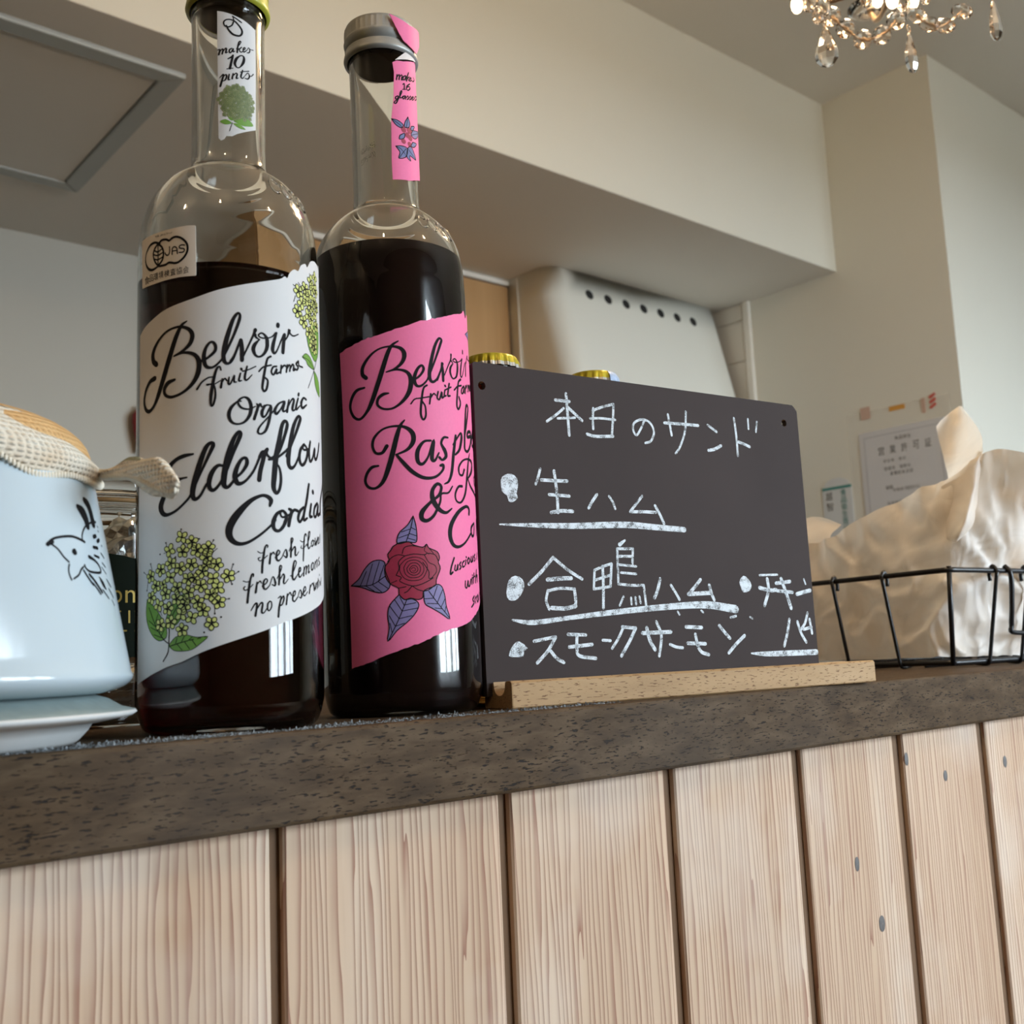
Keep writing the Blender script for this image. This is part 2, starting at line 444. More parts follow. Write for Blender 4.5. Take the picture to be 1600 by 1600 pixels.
# ------------------------------------------------------------------ measured shapes
# print and handwriting: (u, v, width) in 1/100 mm on each label, board or pot; other shapes: world metres
DATA = json.loads("""{"L_ink":[[-1568,14955,53,-1781,14815,122,-2015,14389,187,-2281,13700,213,-2558,12987,220,-2826,12367,198,-3065,11986,142,-3363,11816,151,-3630,11951,161,-3749,12268,157,-3626,12639,161,-3342,12929,168,-3044,13005,206],[-2956,13524,
218,-3126,13679,209,-3148,13977,194,-2899,14343,132,-2449,14669,94,-1947,14781,89,-1543,14685,133,-1356,14438,177,-1430,14112,158,-1714,13856,107,-2096,13698,69],[-2096,13698,69,-1682,13781,94,-1295,13686,143,-1110,13409,187,-1140,
12967,187,-1368,12564,143,-1744,12281,107,-2183,12170,112,-2470,12281,130,-2533,12501,146,-2366,12717,171,-2059,12808,97],[-1056,13394,97,-776,13532,96,-518,13786,114,-528,14039,114,-671,14113,89,-851,13896,115,-927,13538,154,-846,
13216,140,-605,13162,95,-338,13388,76,-195,13618,76],[-195,13618,95,108,14293,95,328,14914,115,369,15161,96,289,15228,96,128,14992,127,-79,14346,164,-212,13738,164,-196,13408,139,-67,13308,107,103,13464,88,294,13969,89,398,14231,
102],[1515,13717,81,1386,13612,80,1307,13308,93,1215,12810,99,1175,12491,92,1248,12353,85,1349,12492,86,1383,12770,80,1290,12868,79],[1047,13083,65,1213,13266,66,1531,13388,67],[1750,13373,76,1602,13319,75,1535,13126,74,1625,13035,
75,1762,13283,76,1733,13094,75,1870,13159,76],[1958,13439,77,1919,13143,77],[1935,13293,70,2081,13467,71,2162,13445,72],[2230,13508,80,2181,13226,79],[2205,13360,72,2315,13524,73,2369,13485,74,2342,13293,73],[2376,13424,74,2491,
13585,75,2548,13534,76,2520,13360,75,2613,13410,76],[2804,13778,87,2677,13643,85,2781,13541,86,2717,13420,85,2605,13440,84],[2804,13778,71,2838,13616,71,3048,13595,74],[-1326,9983,77,-1678,9938,145,-2004,9821,149,-2267,9595,181,
-2195,9341,138,-1935,9129,108,-1564,9146,65],[-1740,9112,53,-2069,8978,109,-2387,8717,169,-2638,8334,233,-2684,8105,235,-2557,7905,187,-2333,7855,126,-1959,7991,94,-1539,8330,91,-1393,8541,90],[-1393,8541,116,-1084,9197,89,-738,
9942,126,-596,10278,150,-680,10363,126,-863,10181,164,-1084,9606,203,-1285,8918,218,-1345,8526,205,-1261,8336,153,-1062,8453,101,-831,8866,88],[-201,9499,87,-435,9525,125,-660,9239,175,-752,8834,175,-617,8627,137,-382,8837,99,-157,
9289,112,80,9946,125,325,10559,151,365,10732,126,286,10765,113,116,10495,150,-77,9904,199,-202,9260,211,-226,8835,186,-82,8741,124,142,9010,87],[142,9045,100,401,9283,100,579,9594,139,552,9800,126,399,9765,113,234,9467,150,159,9115,
187,264,8871,162,512,8958,100,814,9339,89,1042,9854,90],[1042,9854,116,1128,10050,117,1225,10046,143,1186,9805,156,1074,9383,167,1023,9025,167],[1189,10043,91,1351,10211,105,1311,10017,105,1473,9875,93,1642,9962,94],[1641,9903,121,
1860,10225,110,2117,10922,142,2195,11238,143,2086,11332,127,1955,11144,153,1823,10553,192,1680,9876,216,1607,9213,214,1576,8794,186,1678,8582,134,1813,8724,122,1886,9118,117,1823,9531,96,1652,9712,81],[1396,9809,92,1687,9883,94,
2033,10137,98,2218,10298,100],[2140,10016,113,2506,10734,119,2810,11386,156,2869,11582,142,2725,11594,123,2498,11192,164,2312,10463,188,2226,9815,186,2328,9591,159,2536,9702,104,2784,10133,93],[3077,10591,114,2861,10359,141,2781,
10010,155,2904,9776,134,3122,9907,131,3291,10292,136,3179,10534,108,2998,10553,97,3052,10377,89,3375,10468,87],[3503,10777,116,3407,10386,140,3455,10009,132,3663,10144,112,3883,10584,119,3868,10204,138,4033,10196,135,4239,10474,123,
4399,10856,132],[1419,8099,108,1466,8301,175,1327,8432,147,1090,8450,118,687,8236,168,239,7764,254,-25,7309,266,-38,6955,227,187,6712,164,542,6718,115,1004,6991,91,1443,7365,87,1642,7586,89],[1907,7948,98,1685,7800,137,1548,7491,
169,1585,7252,149,1772,7195,117,1985,7407,141,2106,7756,143,1963,7940,113,1836,7871,91,1932,7707,84,2250,7828,87],[2230,8034,109,2346,7959,148,2255,7657,160,2206,7422,159],[2256,7706,95,2450,8005,112,2652,7999,131],[2987,8170,106,
2776,7999,134,2672,7717,139,2768,7602,118,2960,7844,105,3178,8429,144,3352,9092,132],[3178,8429,127,3001,7910,139,2996,7686,122,3204,7782,93],[3499,8342,127,3388,7889,142,3561,7884,101],[3646,8855,170,3659,8819,171],[4034,8451,127,
3782,8252,137,3712,7940,134,3910,7951,122,4166,8418,133,4087,8012,129,4320,8081,141],[5252,9526,154,4518,8675,151,4420,8094,147],[18,13405,72,144,13609,61,283,13962,61,372,14229,73],[398,14209,140,433,13865,157,431,13453,145],[490,
13629,67,676,14045,73,861,14466,85,928,14657,137],[913,14472,114,952,14369,86,1098,14293,40],[1057,14280,52,905,14095,128,846,13901,142,920,13695,108,1078,13646,80,1256,13789,105,1369,14048,141,1372,14345,141,1290,14495,99,1154,
14562,64,1040,14461,63,1152,14381,58,1372,14399,59,1572,14485,54,1720,14647,73],[1765,14669,85,1642,14280,138,1595,14002,143,1652,13862,108,1772,13977,67,1945,14362,62,2075,14661,75],[1836,15010,147,1820,14933,147],[2124,14672,126,
2070,14305,150,2033,13956,149],[2137,14455,63,2262,14632,71,2349,14908,130,2378,14776,85,2556,14712,67,2828,14848,42],[387,11914,58,256,11889,66,32,11646,116,-43,11371,132,48,11138,107,251,11057,74,514,11154,92,706,11440,126,746,
11759,135,652,12009,109,482,12065,75,312,11950,75,293,11812,83,423,11660,83,688,11636,59,901,11751,51],[961,11855,60,999,11739,102,858,11274,110],[938,11536,51,1080,11865,86,1139,11752,60,1261,11844,35],[1489,11850,62,1302,11828,69,
1157,11595,120,1175,11399,112,1298,11450,69,1510,11832,88,1442,11346,114,1292,10895,104,1109,10741,77,991,10791,85,1052,10993,77,1296,11292,61,1638,11688,53],[2051,12087,65,1818,11952,82,1659,11691,125,1724,11559,108,1906,11764,64,
2089,12081,93,1999,11737,111,2093,11711,65,2217,11851,47],[2287,12166,77,2190,11705,113],[2217,11851,57,2427,12211,68,2534,12209,109,2447,11848,117,2555,11826,69,2669,12010,50],[2762,12322,72,2640,11964,110,2667,11866,81,2846,12043,
52],[2802,12514,103,2782,12440,103],[3248,12371,101,3076,12397,87,2942,12184,127,3001,11991,117,3279,12170,68],[-314,13058,58,-351,13177,67,-445,13137,83,-539,12862,108,-615,12469,117,-672,12078,117,-673,11765,83,-598,11763,83,-515,
12075,83,-540,12429,67,-634,12529,58,-804,12514,84],[-1170,12366,85,-1014,12601,68,-784,12769,59,-595,12804,50],[-540,12527,42,-334,12664,41],[-267,12723,66,-317,12408,91],[-298,12545,41,-185,12744,58,-112,12666,58],[-29,12794,58,
-56,12568,83,18,12550,58,157,12879,50,148,12634,75,230,12625,50],[375,12961,58,317,12681,75,411,12686,50],[406,13130,92,413,13103,92],[611,13236,67,525,12812,92,600,12718,67,794,12933,34],[443,13037,50,680,13122,51,933,13265,43],
[1308,6567,43,1325,6632,50,1265,6649,57,1207,6526,71,1162,6270,84,1119,5983,84,1097,5650,84],[945,6410,35,1058,6357,35,1189,6398,35],[1024,6198,42,959,6156,42,1023,6077,42,1154,6143,42,1305,6280,36],[1431,6357,65,1386,5988,86],
[1406,6228,36,1529,6401,51,1577,6339,51],[1596,6201,36,1741,6319,52,1797,6433,59,1725,6479,51,1662,6348,80,1667,6156,88,1756,6101,66,1887,6228,37],[1887,6228,37,2052,6525,46,2108,6366,92,2079,6229,69,1971,6289,45],[2202,6468,39,
2373,6836,48,2384,6951,56,2312,6930,63,2306,6604,86,2280,6261,86],[2304,6441,39,2456,6646,56,2507,6583,81,2495,6354,80,2565,6342,49,2678,6480,33],[3123,7091,45,3109,7173,54,3031,7116,62,2982,6847,78,2949,6515,78,2925,6158,69],[2782,
6898,34,2880,6856,34,3038,6934,35],[2837,6711,34,2800,6619,34,2978,6649,35,3155,6802,36],[3171,6730,36,3360,7146,47,3364,7280,57,3283,7222,65,3232,6868,82,3255,6637,64,3412,6750,38],[3602,7002,50,3481,6890,58,3497,6741,58,3617,6819,
60,3622,6970,50,3551,6963,39,3749,6966,31],[3785,7080,52,3751,6797,62,3898,6997,43,3873,6809,64,4022,7145,45],[4061,6946,34,4174,7128,47,4090,7119,46,4059,6895,57,4187,6959,36],[4322,7281,50,4278,6951,49],[779,5507,41,789,5586,48,
739,5601,55,684,5444,68,636,5193,82,596,4880,82,566,4584,82],[421,5352,34,544,5319,34,684,5366,34],[487,5154,41,435,5101,41,496,5022,41,635,5099,34,767,5230,34],[913,5302,62,862,4940,83],[887,5192,35,1016,5349,49,1067,5286,49],
[1095,5160,35,1244,5272,49,1295,5383,57,1229,5430,49,1152,5318,77,1150,5113,84,1236,5060,63,1378,5193,36],[1378,5193,36,1508,5513,43,1600,5323,87,1584,5189,65,1474,5226,43],[1676,5452,36,1844,5776,45,1864,5905,52,1790,5887,59,1775,
5550,81,1745,5230,81],[1765,5358,37,1916,5602,52,1980,5556,75,1942,5314,75,2011,5284,45,2154,5448,31],[2248,5564,39,2331,5600,39,2510,5964,48,2534,6096,57,2446,6107,64,2377,5828,95,2351,5503,94,2435,5435,72,2592,5610,41],[2616,5644,
41,2759,5781,58,2761,5879,58,2689,5843,66,2661,5613,82,2730,5535,58,2880,5689,34],[2972,5930,52,2928,5594,77],[2947,5758,34,3068,5963,44,3117,5933,62,3072,5667,71],[3097,5800,35,3227,6006,46,3272,5959,64,3231,5725,73,3328,5781,37],
[3531,6126,49,3434,5986,67,3469,5839,67,3587,5931,59,3614,6099,50,3531,6126,49],[3751,6183,52,3711,5906,61],[3731,6041,31,3885,6254,43,3944,6209,66,3900,5987,65],[4189,6389,48,4069,6270,46,4223,6182,72,4088,6052,57],[691,4301,34,
834,4533,55,903,4517,69,846,4111,82],[879,4313,41,1041,4562,56,1109,4530,70,1071,4248,76,1152,4216,49,1268,4372,35],[1378,4630,50,1303,4530,64,1295,4341,63,1361,4293,50,1444,4435,57,1439,4593,50,1378,4630,50],[1703,4736,36,1831,
4801,52,1753,4435,81,1713,4071,80],[1792,4626,44,1924,4818,52,1953,4723,67,1883,4531,59,1772,4451,44],[2106,4892,61,2053,4517,76],[2076,4757,38,2218,4952,46,2282,4857,54],[2338,4762,39,2468,4894,48,2470,5007,56,2384,4956,63,2346,
4698,78,2442,4635,56,2600,4800,41],[2600,4800,32,2730,5070,41,2808,4904,76,2762,4766,58,2664,4802,33],[2888,4939,43,3036,5075,52,3023,5189,52,2943,5137,60,2897,4907,77,2989,4861,52,3155,5014,36],[3350,5267,65,3269,4954,73],[3322,
5153,37,3500,5344,48,3572,5265,49],[3611,5380,50,3630,5069,60,3768,5376,31],[3848,5354,42,3727,5107,51,3911,5425,43,3891,5150,43],[4025,5543,45,3982,5205,44],[3937,5420,27,4112,5498,29],[4129,5439,46,4120,5264,46],[4165,5728,47,
4163,5690,47],[4240,5473,42,4302,5309,43,4400,5620,32]],"L_top":[[-4222,14895],[-3831,15089],[-3139,15316],[-2453,15545],[-1368,15789],[-425,16093],[492,16351],[1214,16561],[1933,16809],[2169,16968],[2291,16936],[2422,17189],[2661,
17385],[2879,17387],[3041,17658],[3347,17826],[3489,17731],[3771,18068],[4190,18223],[4588,18160],[5137,18179]],"L_bot":[[-4212,1860],[-3511,2067],[-2355,2439],[-1744,2594],[-1068,2878],[-161,3176],[1162,3577],[1789,3808],[3082,
4200],[4205,4578]],"L_flor":[[-1762,6996],[-1370,6796],[-2261,6562],[-1716,6494],[-1189,6493],[-778,6563],[-837,6244],[-2680,5887],[-2209,6087],[-1825,5886],[-1383,6006],[-983,5725],[-494,5969],[-90,5550],[-3219,5693],[-2236,5591],
[-1506,5488],[-609,5477],[-2915,5316],[-1944,5193],[-1042,5233],[-440,5123],[-2440,5020],[-1493,5023],[-696,4901],[-3163,4921],[-2772,4632],[-2326,4489],[-1943,4815],[-1649,4568],[-1161,4660],[-414,4630],[-956,4362],[-1777,4256],
[-1370,4121],[-2202,3989],[-2669,3927],[-670,3890],[-1744,3707],[-2557,5349],[-1280,5506],[-1618,4711],[-837,5952]],"L_flor2":[[2871,16575],[3286,16798],[3741,17242],[3057,16148],[2808,15759],[3331,16359],[3582,16601],[3883,16962],
[4175,17526],[3494,15795],[3143,15436],[3705,16184],[4031,16487],[4253,17024],[3759,15681],[4100,15984],[4330,16389],[3817,15245],[4054,14990],[3535,15098],[4284,15583],[4036,14595],[3795,14656]],"L_leaf":[[[-3444,4881],[-3508,
4472],[-3412,3995],[-3103,3570],[-2748,3368],[-2433,3452],[-2375,3709],[-2512,4005],[-2839,4431],[-3211,4747]],[[-2285,3186],[-2007,3461],[-1617,3529],[-1191,3425],[-796,3437],[-1074,3191],[-1370,3003],[-1743,2962],[-2074,3004]],
[[-2360,3824],[-2399,4173],[-2148,4624],[-1650,4973],[-1681,4367],[-1941,3918]],[[3353,15078],[3457,14562],[3778,14200],[4105,14096],[4492,14532],[4626,15427],[4183,15683],[3678,15397]],[[3037,13997],[3273,14195],[3634,14097],[3947,
13731],[3434,13758],[3288,13912]],[[3962,13670],[4522,13365],[4672,12818],[4244,12905],[3994,13228]]],"L_leafink":[[-2544,2633,41,-2320,2957,41,-2286,3416,41,-2273,3762,41],[-2285,3243,41,-2548,3428,41,-2923,3911,41,-3311,4577,41],
[-2242,3155,35,-1617,3300,35,-842,3433,35],[-2346,3835,35,-2077,4330,35,-1714,4890,35],[-2548,3457,29,-3010,3595,29],[-2709,3667,29,-3203,3867,29],[-2878,3850,29,-3307,4107,29],[-2627,3548,29,-2473,3772,29],[-2792,3759,29,-2590,
4039,29],[-2968,3971,29,-2796,4312,29],[-2006,3202,29,-1940,3429,29],[-1776,3261,29,-1648,3491,29],[-1523,3313,29,-1370,3432,29],[-1939,3217,29,-1743,3002,29],[-1648,3290,29,-1462,3036,29],[-1370,3346,29,-1221,3140,29],[-1814,7118,
23,-1782,7281,23],[-1249,6848,23,-1099,6899,23],[-721,6620,23,-594,6832,23],[-2372,6659,23,-2433,6841,24],[-16,5665,23,81,5956,23],[68,5547,23,250,5690,23],[-17,5403,23,38,5256,23],[-301,4713,23,-77,4736,23],[-3122,5863,24,-3223,
6139,24],[-3376,5706,24,-3671,5880,24],[-3374,5557,24,-3448,5207,24],[-555,4462,23,-556,4231,23],[-840,4329,23,-726,4094,23],[-2672,4421,23,-2607,4243,23],[-2524,6464,24,-2371,6511,23],[-607,6411,23,-464,6535,23],[4228,14163,32,
3912,13657,31,3408,12864,31],[3058,14014,25,3501,13967,25,3915,13735,25],[2754,16701,31,2564,16756,31],[2973,16830,31,2860,16925,31],[3748,17441,32,3639,17534,31],[2685,16330,31,2594,16083,31],[2716,15639,31,2669,15500,31]],
"L_dots":[[-1782,7281],[-1099,6899],[-594,6832],[-2433,6841],[81,5956],[261,5690],[38,5250],[-65,4736],[-3223,6145],[-3671,5874],[-3448,5201],[-556,4226],[-2708,6450],[-928,3585],[-343,4097],[-1310,5246],[-2597,5399],[-2014,6296]],
"LN_poly":[[-433,28509],[-160,28459],[214,28370],[606,28273],[974,28147],[1188,28078],[1199,26610],[1165,23723],[572,23423],[312,23294],[125,23169],[-90,23162],[-182,23024],[-306,22969],[-394,23080],[-413,24851],[-432,26904]],
"LN_ink":[[140,23738,28,34,23388,28],[172,28313,55,524,28134,62],[187,28283,34,216,28123,55,140,27910,62,-9,27822,62,-142,27877,62,-171,28024,62,-67,28130,55,111,28153,55,291,28091,69,506,27869,83,553,27685,83,441,27525,76,198,
27525,89,20,27694,75,-68,27882,55],[-417,26808,34,-325,26821,55,-371,26609,75],[-341,26706,34,-235,26853,48,-203,26805,61,-236,26640,68],[-221,26723,34,-101,26892,48,-69,26845,62,-102,26695,61,-25,26735,34],[141,26922,41,46,26842,
62,45,26727,62,104,26735,48,200,26922,48,179,26780,62,260,26819,34],[315,26924,34,486,27234,41,487,27307,41,424,27249,55,376,27038,69,344,26783,69],[376,26906,34,539,27069,41,438,26939,48,484,26837,55,570,26881,34],[580,26933,34,
679,27034,41,663,27094,41,597,27005,55,612,26878,55,747,26993,34],[747,26993,28,835,27145,35,892,27053,55,851,26936,48,756,26898,34],[853,27135,28,945,27109,28,1070,27140,35],[-15,26441,48,118,26540,68,193,26635,55],[178,26616,82,
57,26041,102],[-61,26005,41,175,26069,41],[451,26663,48,312,26496,103,251,26286,109,325,26139,62,448,26170,48,593,26410,110,627,26619,103,562,26697,55,451,26663,48],[-345,25613,34,-189,25767,61,-255,25482,82,-316,25255,82],[-225,
25645,41,-92,25765,54,-74,25652,68,-137,25518,54,-226,25483,41],[32,25787,55,-4,25561,68,60,25569,41],[183,25842,55,143,25613,68],[159,25713,34,279,25867,48,342,25848,62,308,25661,61,387,25695,34],[564,26066,62,493,25789,75,556,
25726,48,654,25856,27],[463,25970,34,845,26133,41],[654,25856,27,791,26036,41,864,25917,69,789,25773,55,663,25760,41],[826,26001,28,934,25946,34,1059,26090,48]],"LN_leaf":[[[-335,23764],[-117,23868],[128,23723],[-118,23646]],[[190,
23854],[576,24036],[858,24012],[1029,23838],[641,23701],[378,23734]],[[171,23716],[378,23734],[573,23647],[675,23562],[409,23558]],[[-54,24312],[130,24197],[178,23852],[-6,23924]]],"LN_clu":[[352,24645],[1134,24913],[356,25452]],
"ST_poly":[[-4025,18612],[-3439,18623],[-2892,18611],[-2170,18618],[-1559,18636],[-1248,18610],[-1221,18574],[-1200,16706],[-1236,16668],[-1852,16679],[-2503,16665],[-3089,16656],[-3956,16697]],"ST_ink":[[-2762,18148,87,-3057,18263,
88,-3383,18207,88,-3639,17941,59,-3647,17630,74,-3451,17345,103,-3183,17226,102,-2924,17262,80,-2824,17323,87],[-2869,18166,73,-3077,17979,73,-3119,17735,73,-3009,17481,73,-2843,17305,73],[-2869,18166,80,-2655,17987,80,-2572,17744,
80,-2633,17476,80,-2843,17305,80],[-2856,18120,51,-2851,17344,51],[-3072,17949,51,-2867,17854,51,-2624,17924,51],[-3115,17805,51,-2866,17713,51,-2572,17772,51],[-3087,17628,51,-2865,17544,51,-2601,17595,51],[-2801,18177,87,-2656,
18256,87,-2439,18236,87,-2301,18165,87,-2137,18246,87,-1947,18248,87,-1734,18140,87,-1559,17936,86,-1524,17681,86,-1639,17444,86,-1853,17277,86,-2038,17244,87,-2298,17309,87,-2470,17259,87,-2726,17267,87,-2863,17304,87],[-2284,
17923,51,-2280,17712,51,-2350,17608,51,-2454,17646,51,-2493,17727,51],[-2167,17601,51,-2152,17828,51,-2056,17882,51,-1961,17796,51,-1939,17597,50],[-2158,17729,43,-1952,17722,43],[-1640,17882,50,-1764,17906,50,-1854,17863,51,-1824,
17789,50,-1690,17757,50,-1645,17690,50,-1704,17619,50,-1860,17627,50]],"ST_ch":[["食",-3720,16782,-3379,16736,-3724,17096],["品",-3389,16798,-3116,16773,-3392,17076],["環",-3103,16782,-2844,16768,-3105,17052],["境",-2809,16789,-2568,
16787,-2810,17059],["検",-2532,16780,-2283,16788,-2533,17048],["査",-2247,16780,-2009,16798,-2247,17048],["協",-1978,16773,-1742,16800,-1978,17046],["会",-1700,16770,-1475,16805,-1701,17042],["有",-3029,18452,-2919,18444,-3029,18526],
["機",-2919,18440,-2815,18434,-2920,18514],["Ｊ",-2783,18437,-2683,18433,-2783,18505],["Ａ",-2676,18428,-2579,18426,-2676,18496],["Ｓ",-2565,18419,-2471,18419,-2565,18487],["マ",-2450,18414,-2360,18415,-2451,18487],["ー",-2346,18415,
-2259,18418,-2347,18488],["ク",-2245,18414,-2160,18418,-2246,18487]],"R_ink":[[291,15840,60,39,15672,120,-178,15297,180,-557,14193,203,-916,13243,189,-1181,12781,130,-1483,12530,117,-1771,12671,128,-1933,13072,130,-1837,13492,145,
-1592,13794,142,-1230,13875,92],[-1144,14293,184,-1298,14472,171,-1257,14819,155,-918,15261,107,-512,15525,83,-31,15610,90,375,15530,151,538,15278,196,442,14924,150,125,14628,105,-260,14485,60],[-260,14485,60,191,14585,90,612,14491,
136,780,14172,197,705,13665,196,413,13220,135,-4,12912,97,-411,12887,97,-671,13070,113,-641,13346,128,-423,13521,142,-198,13559,75],[898,14135,91,1171,14333,93,1368,14631,118,1294,14809,109,1097,14646,123,938,14249,153,996,13929,
138,1211,13899,101,1490,14146,79,1659,14481,80],[1659,14481,96,1983,15197,99,2278,15889,128,2342,16087,112,2183,16104,110,1949,15694,140,1728,14951,169,1638,14373,168,1753,14129,137,2004,14272,99,2252,14734,94,2357,15023,112],[739,
13092,60,915,13301,61,1189,13363,62,1581,13448,63],[1496,13949,87,1340,13816,86,1232,13352,101,1162,12704,100,1252,12429,93,1384,12591,86,1380,13011,70,1228,13239,85],[1665,13583,80,1590,13139,79],[1624,13367,64,1808,13611,65,1903,
13550,65],[2044,13723,83,1980,13453,82,2095,13388,83,2243,13734,85,2238,13477,85,2339,13533,86],[2421,13844,78,2369,13573,77,2472,13601,78],[2442,14047,96,2459,14021,96],[2701,14174,90,2580,13639,89,2718,13632,90],[2421,13844,69,
2805,14034,73],[3573,14531,107,3364,14355,102,3245,13824,109,3168,13290,107,3278,13122,100,3461,13416,104,3362,13687,102],[3017,13941,76,3270,14148,80,3608,14260,86],[3851,14284,92,3655,14124,87,3592,13929,86,3732,13943,89,3919,
14255,94,3872,13995,93],[4084,14352,99,4000,13994,96],[4067,14215,86,4297,14424,94],[4461,14441,101,4350,14118,96,4443,14340,100,4680,14518,102,4610,14217,102,4949,14579,102,4914,14330,102],[5283,14633,103,5286,14552,103,5284,14453,
103],[437,12379,60,252,12144,134,102,11732,193,-68,11117,214,-295,10372,214,-552,9772,163,-869,9514,112,-1176,9572,121,-1325,9831,130,-1234,10165,137,-1013,10406,136,-733,10453,90],[-344,11280,163,-544,11003,134,-818,11008,112,-954,
11307,128,-864,11672,120,-509,11999,89,-32,12123,96,453,12074,134,759,11827,203,772,11454,196,512,11107,127,45,10894,74],[45,10894,103,315,10558,163,708,10145,179,1189,9905,153,1715,9960,119,2104,10270,107,2150,10496,149,1997,10471,
114],[3732,12032,133,4135,12982,151,4261,13390,158,4025,13398,146,3827,12629,148,3694,11809,153,3698,11378,142,4008,11357,132,4444,11798,156,4532,12255,173,4122,12248,150,4009,11995,144,4576,12147,173],[4684,11977,130,5284,12410,
132,5285,12621,132,4708,12070,130,4787,11717,130,5285,11874,131],[2537,6519,82,2357,6125,80,2288,5813,79,2430,5906,81],[2590,6209,66,2542,6000,65,2651,5996,66,2752,6247,68,2727,6011,67],[2948,6352,70,2860,6244,69,2944,6143,70,2846,
6035,69],[3192,6416,73,3062,6312,71,3060,6148,71,3197,6193,73],[3325,6463,75,3271,6249,74],[3361,6597,85,3371,6578,85],[3568,6583,79,3447,6430,77,3529,6309,79,3656,6475,81,3568,6583,79],[3825,6633,85,3769,6409,84,3922,6459,87,4039,
6682,91,3992,6458,89],[4304,6776,88,4174,6652,83,4318,6569,88,4167,6463,83],[4757,6877,95,4605,6592,94],[3215,5544,73,3196,5302,73,3311,5272,75,3437,5579,77,3441,5336,77,3564,5380,79,3689,5636,82],[3819,5702,85,3759,5441,83],[3865,
5830,86,3863,5810,86],[4053,5921,91,3926,5482,87],[3852,5710,64,4178,5808,71],[4440,6093,106,4201,5529,96],[4279,5747,86,4542,5872,94,4481,5579,94],[3963,4920,88,3779,4762,83,3911,4634,87,3641,4436,80],[4218,4924,84,4017,4770,78,
4094,4633,80],[4482,5002,94,4292,4814,87,4420,4685,92,4574,4859,94,4482,5002,94],[4909,5126,81,4697,4778,81],[2039,14210,44,2211,14610,48,2312,15050,68],[2311,15018,106,2351,14662,144,2349,14253,136],[2436,14518,54,2660,14934,55,
2864,15290,74,2903,15528,99],[2871,15260,82,3008,15143,42],[3007,15127,50,2841,14936,114,2798,14705,121,2906,14487,90,3051,14467,67,3247,14633,114,3341,14973,134,3324,15258,116,3169,15385,69,3008,15287,59,3212,15233,52,3575,15363,
47,3798,15529,60],[3798,15529,80,3650,15106,106,3583,14736,104,3675,14660,68,3843,14892,51,4112,15413,55],[3902,15929,93,3887,15795,93],[4238,15478,81,4146,14819,89],[4299,15461,47,4541,15854,64,4632,15714,64,5286,15782,52],[2530,
8643,63,2189,8445,134,1832,8580,211,1566,8972,241,1557,9375,172,1797,9663,140,1999,9548,143,1862,9186,129,1451,8868,125,1062,8461,199,1024,8162,199,1255,8075,156,1592,8321,126,1906,8885,106,1984,9243,95,2366,9318,87,2624,9620,65],
[4200,11287,56,3997,10909,122,3792,10246,148,3543,9431,138,3171,8977,99,2845,8999,93,2788,9301,106,3007,9631,110,3280,9686,130],[3530,10445,123,3358,10188,103,3133,10213,99,3113,10522,112,3464,10854,91,4007,10989,105,4473,10881,189,
4342,10487,178,3837,10095,83],[3837,10095,83,4224,9728,151,5286,9406,128],[5282,10481,85,4781,10238,105,4972,9947,106,5282,10210,64],[2470,11740,89,2236,11714,111,2095,11443,121,2270,11152,185,2322,10900,162,2121,10728,109,1972,
10818,131],[1570,11530,92,1240,11462,113,962,11072,178,943,10617,177,1146,10495,134,1429,10835,91,1713,11556,140,1593,10793,185,1729,10674,117,1952,11021,72],[2977,11883,137,2791,11105,173,2628,10261,155,2429,9833,113,2179,9687,61],
[2777,11466,80,3320,12039,103,3421,11871,180,3217,11316,144,2903,11040,95],[3788,8497,130,3814,8734,148,3539,8818,138,2972,8549,177,2493,8007,214,2363,7496,223,2508,7099,189,2827,7003,132,3300,7194,101,3883,7651,100],[4377,8180,100,
3981,7919,138,4010,7585,139,4251,7634,114,4408,8016,101,4377,8180,80],[5016,8427,105,4808,7692,126]],"R_top":[[-2413,15573],[-1919,15751],[-1291,15968],[-574,16123],[325,16422],[1183,16751],[2324,17099],[3408,17494],[3920,17667],
[4283,17897],[5286,18408],[5281,18465]],"R_left":[[-2261,2063],[-2254,4259],[-2311,7004],[-2332,9739],[-2337,12799],[-2380,14500]],"R_bot":[[-2261,2063],[-1545,2250],[-676,2546],[82,2787],[919,3037],[1832,3402],[2767,3614],[3570,
3873],[5286,4399]],"R_rose":[[-234,7016],[55,7163],[435,7183],[622,7051],[1011,6949],[1184,7077],[1279,6916],[1661,6758],[1759,6502],[1691,6308],[1775,6052],[1571,5603],[1524,5348],[1207,5225],[968,5104],[925,4852],[726,4763],[410,
4837],[157,4784],[-54,5013],[-77,5266],[-415,5472],[-594,5797],[-600,6177],[-413,6421],[-468,6678],[-334,6861]],"R_leaf":[[[650,8269],[751,7850],[776,7336],[691,7145],[372,7184],[-10,7114],[-66,7295],[71,7609],[398,7888]],[[-2167,
5493],[-1776,5749],[-1512,6111],[-1193,6405],[-860,6478],[-606,6368],[-587,5987],[-415,5472],[-518,5225],[-778,5114],[-1168,5200],[-1644,5391]],[[-55,5001],[157,4784],[472,4803],[721,4637],[712,4417],[509,4110],[183,3811],[-202,
3518],[-593,3102],[-510,3658],[-556,4160],[-446,4593]],[[968,5104],[1204,5162],[1561,5380],[1812,5283],[1944,4899],[1999,4452],[2153,3927],[1721,4169],[1307,4400],[1013,4597]],[[4342,16815],[5006,17144],[5277,17169],[5273,16554],
[5282,16409],[5286,16718]]],"R_leafink":[[-234,7016,45,55,7163,45,435,7183,45,622,7051,45,1011,6949,45,1184,7077,45,1279,6916,45,1661,6758,45,1759,6502,46,1691,6308,45,1775,6052,45,1571,5603,45,1524,5348,45,1207,5225,45,968,5104,45,
